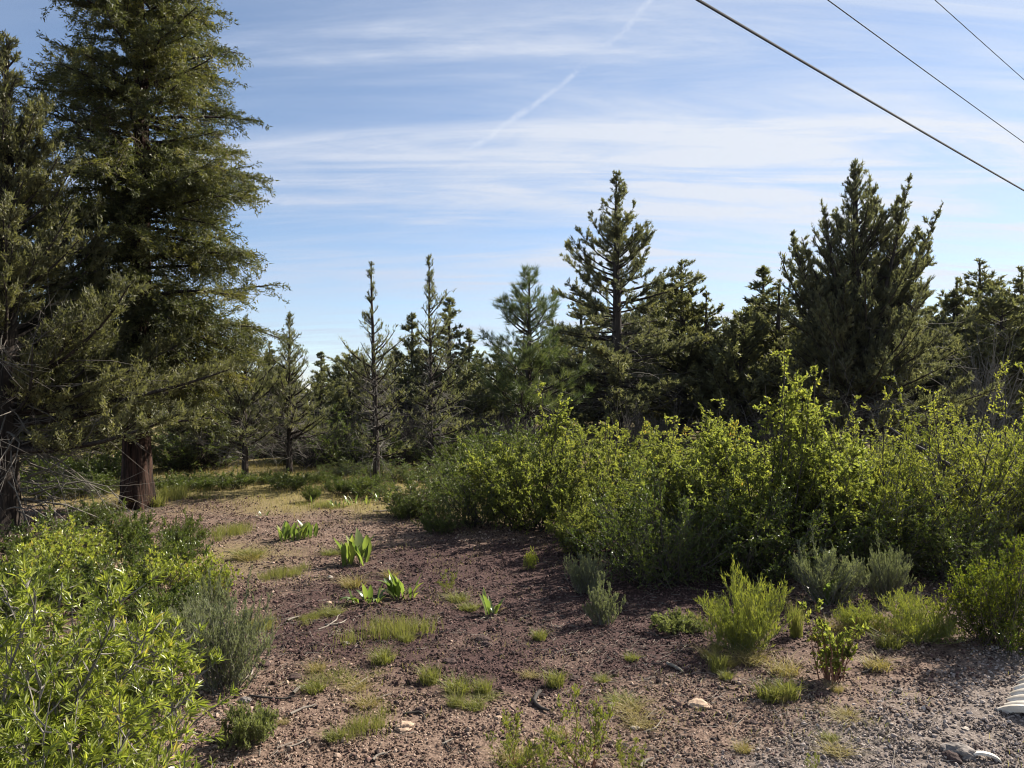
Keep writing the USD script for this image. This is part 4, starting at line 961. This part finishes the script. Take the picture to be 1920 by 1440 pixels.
def build_grass():
    roots = {}
    forms = {'t': ('grass_tuft', tuft_mesh(1, 260, 0.05, 0.13, 0.9, 0.40), 'grass', (0.10, 0.12)),
             'm': ('grass_patch', tuft_mesh(2, 900, 0.22, 0.07, 1.3, 0.40), 'grass', (0.42, 0.065)),
             'd': ('dry_grass_tuft', tuft_mesh(3, 200, 0.06, 0.16, 1.1, 0.45), 'straw', (0.12, 0.15))}

    def put(k, px, py, wpx, hpx, label, group=None):
        name, (vf, tint), mat, (w0, h0) = forms[k]
        loc = ground_at(px, py)
        sx, sz = wpx / FOC * loc[1] / w0, hpx / FOC * loc[1] / h0
        if k not in roots:
            roots[k] = thing(name, label, 'grass', loc, px % 360, (sx, sx, sz), group)
            obj('blades', vf, M[mat], roots[k], tint=tint, kind='stuff')
        else:
            dup(roots[k], label, loc, (px * 7) % 360, (sx, sx, sz), group)
    put('t', 1011, 1198, 28, 24, 'small round green grass tuft on open cinders below the lone bright-leaved plant')
    put('t', 1345, 1258, 36, 42, 'upright green grass tuft just below the bright feathery shrub')
    put('t', 1440, 1308, 52, 38, 'pale green grass tuft on the grey gravel, left of its twin')
    put('t', 1474, 1306, 46, 42, 'pale green grass tuft on the grey gravel, right of its twin')
    put('t', 590, 1292, 48, 24, 'green grass tuft among dry twigs left of the middle foreground')
    put('t', 806, 1276, 42, 36, 'green grass tuft at the middle of the foreground soil')
    put('t', 860, 1296, 58, 34, 'wide olive grass tuft right of the middle foreground tuft')
    put('t', 906, 1296, 36, 30, 'small olive grass tuft beside the wide olive one')
    put('t', 718, 1240, 46, 32, 'soft green grass tuft below the long grass patch')
    put('t', 1183, 1236, 28, 16, 'tiny grass tuft between the thicket and the gravel')
    put('t', 1040, 1284, 40, 34, 'grass tuft with a few reddish leaves in the middle foreground')
    put('t', 1665, 1212, 50, 34, 'grass tuft at the gravel edge beside the pale feathery plant')
    put('t', 1490, 1192, 26, 72, 'tall yellow grass tuft right of the bright feathery shrub')
    put('t', 855, 1320, 34, 22, 'small green tuft under the wide olive grass tuft')
    put('t', 620, 1150, 50, 14, 'thin yellowish tuft on the cinders right of the left sagebrush')
    put('t', 765, 1200, 28, 16, 'small yellow tuft right of the long grass patch')
    put('t', 650, 1030, 30, 14, 'small yellowish tuft left of the tall upright plant')
    put('t', 622, 1040, 40, 12, 'low yellowish tuft near the tall upright plant')
    put('t', 858, 1125, 44, 16, 'bright yellow-green tuft at the foot of the pale thin sprig')
    put('t', 475, 1045, 44, 18, 'yellow-green tuft by the white stone')
    put('m', 725, 1185, 125, 44, 'long green grass patch below the curling broad-leaved clumps')
    put('m', 545, 1078, 80, 22, 'yellow-green grass patch near the left sagebrush')
    put('m', 495, 1180, 60, 30, 'grass patch against the left sagebrush')
    put('m', 420, 1002, 80, 26, 'fresh green grass patch right of the small green shrub')
    put('m', 575, 1160, 50, 12, 'small yellowed grass patch on the cinders')
    put('m', 700, 1362, 90, 30, 'thin pale grass patch in the near foreground soil')
    put('m', 640, 1275, 110, 16, 'sparse grass patch among dry twigs')
    put('m', 1420, 1175, 70, 20, 'grass patch behind the bright feathery shrub')
    put('m', 610, 948, 70, 12, 'green grass patch between the far broad-leaved clumps and dry grass')
    put('d', 1410, 1240, 60, 30, 'reddish dry grass tuft below the bright feathery shrub')
    put('d', 1470, 1262, 60, 30, 'dry grass tuft left of the red-stemmed plant')
    put('d', 1640, 1250, 50, 26, 'dry grass tuft right of the red-stemmed plant')
    put('d', 1330, 1232, 40, 24, 'dry grass tuft at the left foot of the bright feathery shrub')
    put('d', 1180, 1330, 60, 18, 'thin dry tuft near the bottom middle sprigs')
    put('d', 690, 1320, 50, 22, 'thin dry tuft in the near soil')
    put('d', 1660, 1180, 60, 34, 'pale dry tuft in front of the upright sagebrush')
    put('d', 1560, 1180, 50, 24, 'dry tuft under the broad sagebrush')
    put('d', 222, 958, 34, 26, 'dry tuft at the left foot of the cedar trunk')
    put('t', 292, 950, 40, 30, 'green tuft at the right foot of the cedar trunk')
    put('m', 330, 935, 80, 30, 'bright green weeds right of the cedar trunk')
    rng = np.random.default_rng(61)
    for i in range(34):
        px, py = rng.uniform(440, 1640), rng.uniform(1000, 1420)
        if px > 1000 and py < 1150:
            continue
        put('d' if i % 3 else 't', px, py, rng.uniform(22, 60), rng.uniform(8, 22), 'thin straw-coloured tuft scattered on the bare soil' if i % 3 else 'thin greenish tuft scattered on the bare soil', 'dry tufts scattered over the bare soil' if i % 3 else 'greenish tufts scattered over the bare soil')
    # meadow of dry grass beyond the clearing, and thin scattered blades
    rng = np.random.default_rng(77)
    n = 36000
    y = rng.uniform(9.6, 19, n); x = rng.uniform(-7.5, 2.0, n) * (y / 11)
    w = zones(x, y)[2]
    k = rng.random(n) < w * 0.75
    x, y = x[k], y[k]
    p = np.stack([x, y, terrain(x, y) - 0.01], -1)
    vf = grass_mesh(rng, p, rng.uniform(0.05, 0.17, len(p)), np.full(len(p), 0.005), 0.9)
    tag(obj('dry_grass', vf, M['straw'], tint=np.repeat(np.clip(rng.normal(0.45, 0.2, len(p)) - 0.25 * (meshkit.noise(p / 1.1, 4) - 0.3), 0, 1), 5)), 'dry straw-coloured grass covering the far end of the clearing', 'grass', kind='stuff')
    n = 26000
    t = rng.random(n) ** 0.7
    y = 2.9 + t * 7.5; x = rng.uniform(-0.72, 0.75, n) * y
    p0 = np.stack([x, y, 0 * x], -1)
    c = meshkit.fbm(p0 / 0.7, 3, 31)
    k = rng.random(n) < smooth01(c, 0.48, 0.70) * 0.9
    p = p0[k]; p[:, 2] = terrain(p[:, 0], p[:, 1]) - 0.005
    vf = grass_mesh(rng, p, rng.uniform(0.015, 0.06, len(p)), np.full(len(p), 0.0025), 1.6)
    tag(obj('sparse_grass', vf, M['grass'], tint=np.repeat(np.clip(rng.normal(0.62, 0.22, len(p)), 0, 1), 5)), 'thin scattered blades of grass over the cinder ground', 'grass', kind='stuff')


build_grass()


# ------------------------------------------------------------------ gravel, stones, sticks
def rock_mesh(seed, sub=1, rough=0.35):
    rng = np.random.default_rng(seed)
    m = trimesh.creation.icosphere(sub, 1.0)
    v = np.array(m.vertices)
    v *= (1 + rough * 2 * (meshkit.fbm(v * 1.1 + seed * 7.7, 3, seed) - 0.5))[:, None]
    v *= rng.uniform(0.75, 1.25, 3) * np.array([1.0, 1.0, 0.72])
    return v, np.array(m.faces)


def build_gravel():
    rng = np.random.default_rng(13)
    tones = {'cinder_gravel': [(0.033, 0.019, 0.017), (0.066, 0.038, 0.033), (0.122, 0.075, 0.063), (0.022, 0.0145, 0.0135)],
             'brown_gravel': [(0.115, 0.074, 0.053), (0.19, 0.132, 0.098), (0.28, 0.205, 0.155), (0.060, 0.038, 0.028)],
             'grey_gravel': [(0.12, 0.095, 0.082), (0.20, 0.163, 0.142), (0.29, 0.245, 0.215), (0.058, 0.046, 0.040)]}
    n = 190000
    t = rng.random(n)
    y = 2.7 * (12.5 / 2.7) ** (t ** 0.9)
    x = rng.uniform(-0.76, 0.76, n) * y
    g, ta, gr = zones(x, y)
    r = rng.random(n)
    zone = np.where(r < g, 2, np.where(rng.random(n) < ta * 0.8, 1, 0))
    keep = (rng.random(n) > gr * 0.8)
    size = 0.0034 * (1 + y / 9) * np.exp(rng.normal(0, 0.45, n))
    size = np.clip(size, 0.0025, 0.018)
    labels = ['dark reddish cinder gravel covering the clearing', 'pale brown stones and crumbs on the bare soil', 'grey gravel of the road shoulder']
    for zi, (name, cols) in enumerate(tones.items()):
        k = np.where(keep & (zone == zi))[0]
        pi = UsdGeom.PointInstancer.Define(stage, '/World/' + name)
        protos = []
        for ti, c in enumerate(cols):
            mat = solid(f'{name}_{ti}', c, 0.9, 0.15)
            for vi in range(2):
                path = f'/World/{name}/stone_{ti * 2 + vi:03d}'
                usdkit.mesh(stage, path, rock_mesh(ti * 2 + vi + 1, 0, 0.7), mat)
                protos.append(path)
        pi.CreatePrototypesRel().SetTargets([Sdf.Path(p) for p in protos])
        w = np.array([0.30, 0.30, 0.22, 0.18]) if zi != 1 else np.array([0.3, 0.34, 0.2, 0.16])
        pi.CreateProtoIndicesAttr(Vt.IntArray.FromNumpy((rng.choice(4, len(k), p=w) * 2 + rng.integers(0, 2, len(k))).astype(np.int32)))
        pos = np.stack([x[k], y[k], terrain(x[k], y[k]) + size[k] * 0.25], -1)
        pi.CreatePositionsAttr(Vt.Vec3fArray.FromNumpy(pos.astype(np.float32)))
        pi.CreateScalesAttr(Vt.Vec3fArray.FromNumpy(np.repeat(size[k][:, None], 3, 1).astype(np.float32)))
        q = rng.normal(size=(len(k), 4)); q[:, 1:3] *= 0.35; q = unit(q)
        pi.CreateOrientationsAttr(Vt.QuathArray([Gf.Quath(float(a), float(b), float(c_), float(d_)) for a, b, c_, d_ in q]))
        tag(pi, labels[zi], 'gravel', kind='stuff')


build_gravel()


def build_stones():
    pale = solid('pale_stone', (0.36, 0.31, 0.26), 0.85, 0.2, (18.0, (0.20, 0.17, 0.14), 4.0), (0.5, 0.01))
    dark = solid('dark_stone', (0.028, 0.020, 0.018), 0.9, 0.15, (22.0, (0.075, 0.048, 0.042), 4.0), (0.8, 0.01))
    grey = solid('grey_stone', (0.10, 0.088, 0.080), 0.9, 0.2, (14.0, (0.21, 0.18, 0.16), 5.0), (0.6, 0.02))
    tan = solid('tan_stone', (0.26, 0.18, 0.125), 0.9, 0.2, (16.0, (0.38, 0.28, 0.20), 4.0), (0.6, 0.01))
    rows = [(1795, 1408, 44, grey, 'large flat grey stone half sunk in the gravel beside the white rim'), (1782, 1418, 34, dark, 'dark stone under the large flat grey stone'),
            (487, 1043, 14, pale, 'white stone at the edge of the far cinders beside a yellow-green tuft'), (914, 1208, 22, dark, 'dark hollow cinder lump in the middle of the ground'), (905, 1198, 26, dark, 'larger dark cinder lump beside the hollow one'),
            (556, 1268, 22, dark, 'dark reddish lump left of the grass tuft among twigs'), (463, 1312, 20, grey, 'grey stone among sticks near the low mat plant'), (760, 1362, 30, tan, 'flat tan stone in the near soil'),
            (845, 1240, 22, dark, 'dark cinder lump right of the soft grass tuft'), (1310, 1320, 34, tan, 'flat pale tan stone at the edge of the grey gravel'), (934, 1344, 18, tan, 'small tan stone left of the thin sprigs'),
            (1888, 1408, 14, dark, 'black stone on the gravel right of the white rim'), (1830, 1400, 14, dark, 'black stone above the white rim'), (1827, 1267, 12, dark, 'black stone on the upper gravel'), (1806, 1364, 12, pale, 'small white stone on the grey gravel'),
            (1145, 1320, 14, pale, 'white chip beside the thin sprigs'), (1190, 1362, 16, pale, 'white chip on gravel among pale twigs'), (618, 1130, 12, tan, 'tan stone on the cinders by the left sagebrush'), (620, 1082, 10, pale, 'small pale stone below the tall upright plant'), (1002, 1390, 20, tan, 'tan stone under the thin sprigs'),
            (500, 1245, 22, dark, 'dark lump on the soil beside the left sagebrush'), (740, 1060, 10, dark, 'dark cinder lump right of the tall upright plant'), (1610, 1395, 10, dark, 'dark stone in the middle of the grey gravel'), (1478, 1355, 14, dark, 'dark stone on gravel below the twin tufts'), (1410, 1352, 12, dark, 'smaller dark stone on gravel left of the dark one'),
            (790, 1330, 22, dark, 'dark clod in the near soil'), (1075, 1270, 16, dark, 'dark clod by the reddish-leaved tuft'), (650, 1205, 12, pale, 'pale stone below the cinders, left of the long grass patch'), (712, 1340, 12, tan, 'tan chip in the near soil')]
    rng = np.random.default_rng(3)
    for i, (px, py, w, m, lab) in enumerate(rows):
        loc = ground_at(px, py)
        r = w / FOC * loc[1] / 2
        v, f = rock_mesh(50 + i, 3, 0.45)
        v = v * (1 + 0.5 * (meshkit.fbm(v * 3.1 + i, 3, 70 + i) - 0.5))[:, None]
        v = v * r; v[:, 2] *= 0.75
        t = thing('stone', lab, 'stone', loc + np.array([0, 0, r * 0.12]), rng.uniform(0, 360))
        obj('rock', (v, f), m, t, smooth=18)


build_stones()


def build_sticks():
    rng = np.random.default_rng(9)
    light = solid('weathered_stick', (0.22, 0.195, 0.165), 0.9, 0.1, (40.0, (0.12, 0.10, 0.082), 3.0))
    rows = [((545, 1340), (595, 1322), 5, light, 'curved pale stick right of the low mat plant'), ((552, 1302), (585, 1290), 7, light, 'short thick grey stick beside the grass tuft among twigs'),
            ((470, 1305), (560, 1305), 4, 'd', 'long thin dark stick left of the grass tuft'), ((1012, 1298), (1030, 1335), 8, 'd', 'dark curved stick left of the thin sprigs'),
            ((450, 1280), (475, 1250), 4, light, 'pale forked twig beside the left sagebrush'), ((610, 1172), (650, 1162), 3, light, 'pale stick left of the long grass patch'), ((540, 1165), (562, 1157), 4, light, 'short pale stick on cinders right of the left sagebrush'),
            ((690, 1320), (735, 1300), 3, light, 'thin pale stick across dry tuft'), ((600, 1182), (640, 1150), 3, light, 'thin pale stick pointing at the small tuft'), ((700, 1425), (725, 1412), 5, light, 'pale bent stick at the bottom edge'),
            ((830, 1395), (850, 1385), 4, light, 'pale crossed twig in the near soil'), ((835, 1380), (848, 1405), 3, 'd', 'dark crossed twig in the near soil'), ((1210, 1370), (1240, 1345), 3, light, 'thin straw-pale twig on the gravel'), ((1250, 1245), (1280, 1262), 6, light, 'short pale stick in front of the bright feathery shrub'),
            ((755, 1340), (800, 1350), 4, 'd', 'dark broken twig in the near soil'), ((660, 1290), (690, 1270), 4, light, 'grey twig in the twig litter'), ((540, 1400), (575, 1385), 3, light, 'thin grey twig right of the foreground bush'),
            ((990, 1396), (1018, 1408), 6, 'd', 'dark stick under the thin sprigs'), ((1615, 1262), (1640, 1245), 4, 'd', 'dark twig right of the red-stemmed plant'), ((1200, 1440), (1225, 1422), 7, light, 'pale stick at the bottom edge right of the sprigs'), ((700, 960), (760, 956), 3, light, 'thin pale stick below the far broad-leaved row')]
    for a, b, w, m, lab in rows:
        A, B = ground_at(*a), ground_at(*b)
        r = w / FOC * A[1] / 2
        K = 6
        s = np.linspace(0, 1, K)[:, None]
        P = A * (1 - s) + B * s + np.sin(s * np.pi) * rng.normal(0, 0.12, 3) * np.linalg.norm(B - A)
        P += rng.normal(0, 0.02, P.shape) * np.linalg.norm(B - A)
        P[:, 2] = terrain(P[:, 0], P[:, 1]) + r * 0.8 + 0.006
        t = thing('stick', lab, 'stick', A)
        mm = M['twig_dark'] if m == 'd' else m
        obj('wood', tubes((P - A)[None], (r * np.array([1, 1.05, 0.95, 0.9, 0.75, 0.45]))[None], 6), mm, t, smooth=True)
        if rng.random() < 0.5:
            q = (P[3] - A); e = q + unit(rng.normal(0, 1, 3) * np.array([1, 1, 0.2])) * np.linalg.norm(B - A) * 0.3
            obj('twig', tubes(np.array([[q, (q + e) / 2 + [0, 0, 0.004], e]]), np.array([[r * 0.6, r * 0.5, r * 0.25]]), 5), mm, t, smooth=True)
    # fine litter of needles, bits and twigs
    n = 20000
    t = rng.random(n) ** 0.8
    y = 2.8 * (11 / 2.8) ** t; x = rng.uniform(-0.72, 0.74, n) * y
    c = meshkit.fbm(np.stack([x, y, 0 * x], -1) / 0.8, 3, 41)
    k = rng.random(n) < smooth01(c, 0.34, 0.62)
    c0 = at_depth(257, 11.3)
    aa, rr = rng.random(1600) * 2 * np.pi, 0.2 + np.abs(rng.normal(0, 0.45, 1600))
    x, y = np.append(x[k], c0[0] + rr * np.cos(aa)), np.append(y[k], c0[1] + rr * np.sin(aa)); n = len(x)
    o_ = rng.permutation(n); x, y = x[o_], y[o_]
    L = 0.05 * np.exp(rng.normal(0, 0.55, n)); a = rng.random(n) * np.pi * 2
    s = np.linspace(-0.5, 0.5, 3)
    P = np.stack([x[:, None] + np.cos(a)[:, None] * L[:, None] * s, y[:, None] + np.sin(a)[:, None] * L[:, None] * s + rng.normal(0, 0.004, (n, 3)), np.zeros((n, 3))], -1)
    P[..., 2] = terrain(P[..., 0], P[..., 1]) + 0.006 + rng.random((n, 1)) * 0.006
    R = (0.0012 + 0.0006 * rng.random(n))[:, None] * np.ones(3)
    h = n // 2
    for nm, sl, mm in (('twig_litter', slice(0, h), light), ('dark_twig_litter', slice(h, n), M['twig_brown'])):
        tag(obj(nm, tubes(P[sl], R[sl], 3), mm), 'fine %s twigs and needles strewn over the ground' % ('pale' if sl.start == 0 else 'brown'), 'litter', kind='stuff')


build_sticks()


# ------------------------------------------------------------------ culvert pipe, rim, box, wires
def build_made_things():
    white = solid('weathered_plastic', (0.58, 0.54, 0.47), 0.6, 0.3, (7.0, (0.30, 0.25, 0.19), 6.0))
    ax = np.array([0.72, 0.69, 0.055]); ax /= np.linalg.norm(ax)
    sd = np.array([0.69, -0.72, 0.0]); sd /= np.linalg.norm(sd); up = np.cross(sd, ax); up *= np.sign(up[2])
    r = 0.27
    P0 = np.array([2.71, 4.06, 0]); P0[2] = float(terrain(P0[0], P0[1]))
    c0 = P0 + sd * 0.185 - np.array([0, 0, 0.215])
    t = thing('corrugated_pipe', 'white corrugated plastic culvert pipe half buried in gravel at the right edge', 'pipe', c0)
    A = np.linspace(-math.pi, math.pi, 49)

    def ring(s0, s1, ra, rb, thick=0.008, n=9, bulge=0.0):
        S = np.linspace(0, 1, n)
        rad = ra + (rb - ra) * S + bulge * np.sin(S * np.pi)
        outer = ax * (s0 + (s1 - s0) * S)[:, None, None] + rad[:, None, None] * (np.sin(A)[None, :, None] * sd + np.cos(A)[None, :, None] * up)
        inner = ax * (s0 + (s1 - s0) * S)[:, None, None] + (rad - thick)[:, None, None] * (np.sin(A)[None, :, None] * sd + np.cos(A)[None, :, None] * up)
        g = np.concatenate([outer, inner[::-1], outer[:1]], 0)
        k, m_ = g.shape[:2]
        i, j = np.meshgrid(np.arange(k - 1), np.arange(m_ - 1), indexing='ij')
        q = np.stack([i * m_ + j, i * m_ + j + 1, (i + 1) * m_ + j + 1, (i + 1) * m_ + j], -1).reshape(-1, 4)
        return g.reshape(-1, 3), np.vstack([q[:, [0, 1, 2]], q[:, [0, 2, 3]]])
    obj('wall', ring(0.0, 2.2, r - 0.022, r - 0.022, 0.008, 3), white, t, smooth=40)
    obj('rim', ring(-0.012, 0.012, r + 0.012, r + 0.012, 0.034, 3), white, t, smooth=40)
    for i in range(20):
        obj('rib', ring(0.045 + i * 0.105, 0.045 + i * 0.105 + 0.095, r - 0.021, r - 0.021, 0.004, 9, 0.022), white, t, smooth=60)
    # a second rim poking out of the gravel
    a, b = ground_at(1806, 1414), ground_at(1874, 1424)
    m = (a + b) / 2
    w = np.linalg.norm(b - a) / 2
    ang = np.linspace(0, np.pi, 15)
    dirx = unit(b - a)
    P = m + dirx * (-np.cos(ang) * w)[:, None] + np.array([0, 0, 1.0]) * (np.sin(ang) * 0.045 - 0.012)[:, None]
    t = thing('plastic_rim', 'curved white plastic rim poking from the gravel beside the large flat stone', 'rim', m)
    P = P - m
    nrm = np.array([-dirx[1], dirx[0], 0])
    g = np.stack([P - nrm * 0.012, P + nrm * 0.012, P + nrm * 0.012 - [0, 0, 0.012], P - nrm * 0.012 - [0, 0, 0.012]], 1)
    k = len(P)
    f = []
    for i in range(k - 1):
        for j in range(4):
            a0, a1, b0, b1 = i * 4 + j, i * 4 + (j + 1) % 4, (i + 1) * 4 + j, (i + 1) * 4 + (j + 1) % 4
            f += [[a0, a1, b1], [a0, b1, b0]]
    obj('rim_band', (g.reshape(-1, 3), np.array(f)), white, t, smooth=40)
    # pale box far off among the trees
    loc = at_depth(935, 19.0, 0)
    z = top_z(815, 19.0)
    pm = solid('pale_paint', (0.30, 0.31, 0.33), 0.5, 0.4); wm = solid('white_paint', (0.80, 0.80, 0.80), 0.4, 0.5)
    t = thing('pale_box', 'small pale grey box with bright white lid far off among the trees', 'box', loc)
    h = z - loc[2]
    bx = trimesh.creation.box([0.28, 0.28, h]); bx.apply_translation([0, 0, h / 2])
    obj('body', (np.array(bx.vertices), np.array(bx.faces)), pm, t)
    bx = trimesh.creation.box([0.32, 0.32, 0.05]); bx.apply_translation([0, 0, h + 0.026])
    obj('lid', (np.array(bx.vertices), np.array(bx.faces)), wm, t)
    # overhead wires: two rows of the photograph at an assumed height above the eye
    steel = solid('wire_steel', (0.035, 0.036, 0.038), 0.85, 0.1)
    for nm, a, b, hh, rad, lab in (('overhead_cable', (1305, 0), (1920, 355), 5.0, 0.0135, 'thick dark overhead cable, lowest of the three'),
                                   ('overhead_wire', (1556, 0), (1920, 263), 6.6, 0.0095, 'thin overhead wire, middle of the three'),
                                   ('overhead_wire', (1760, 0), (1920, 143), 7.2, 0.0075, 'thinnest overhead wire, highest of the three')):
        e = []
        for px, py in (a, b):
            dd = hh / (HOR - py) * FOC
            e.append(np.array([(px - 960) / FOC * dd, dd, EYE + hh]))
        u = unit(e[1] - e[0])
        mid = (e[0] + e[1]) / 2
        s = np.linspace(-32, 48, 81)
        P = mid + u * s[:, None]
        P[:, 2] += 0.00022 * (s - 8) ** 2
        t = thing(nm, lab, 'cable' if 'cable' in nm else 'wire', P[0])
        obj('strand', tubes((P - P[0])[None], np.full((1, len(s)), rad), 6), steel, t, smooth=True)
        if rad > 0.01:
            off = np.array([0, 0, 0.024])
            obj('lashed_strand', tubes((P - P[0] + off)[None], np.full((1, len(s)), 0.006), 5), M['twig_grey'], t, smooth=True)


build_made_things()


# ------------------------------------------------------------------ the air over the far plain
def build_haze():
    m = usdkit.material(stage, '/World/Looks/haze', {'v': ('principled_volume', {'color': (0.80, 0.88, 1.0), 'density': 2.6e-5, 'anisotropy': 0.3})}, [], volume='v.volume')
    b = trimesh.creation.box([64000, 64000, 160.0])
    b.apply_translation([0, 4.0, 22.0 - 80.0])
    h = usdkit.mesh(stage, '/World/haze', (np.array(b.vertices), np.array(b.faces)), m)
    tag(h, 'pale blue air over the far plain', 'haze', kind='stuff')


build_haze()
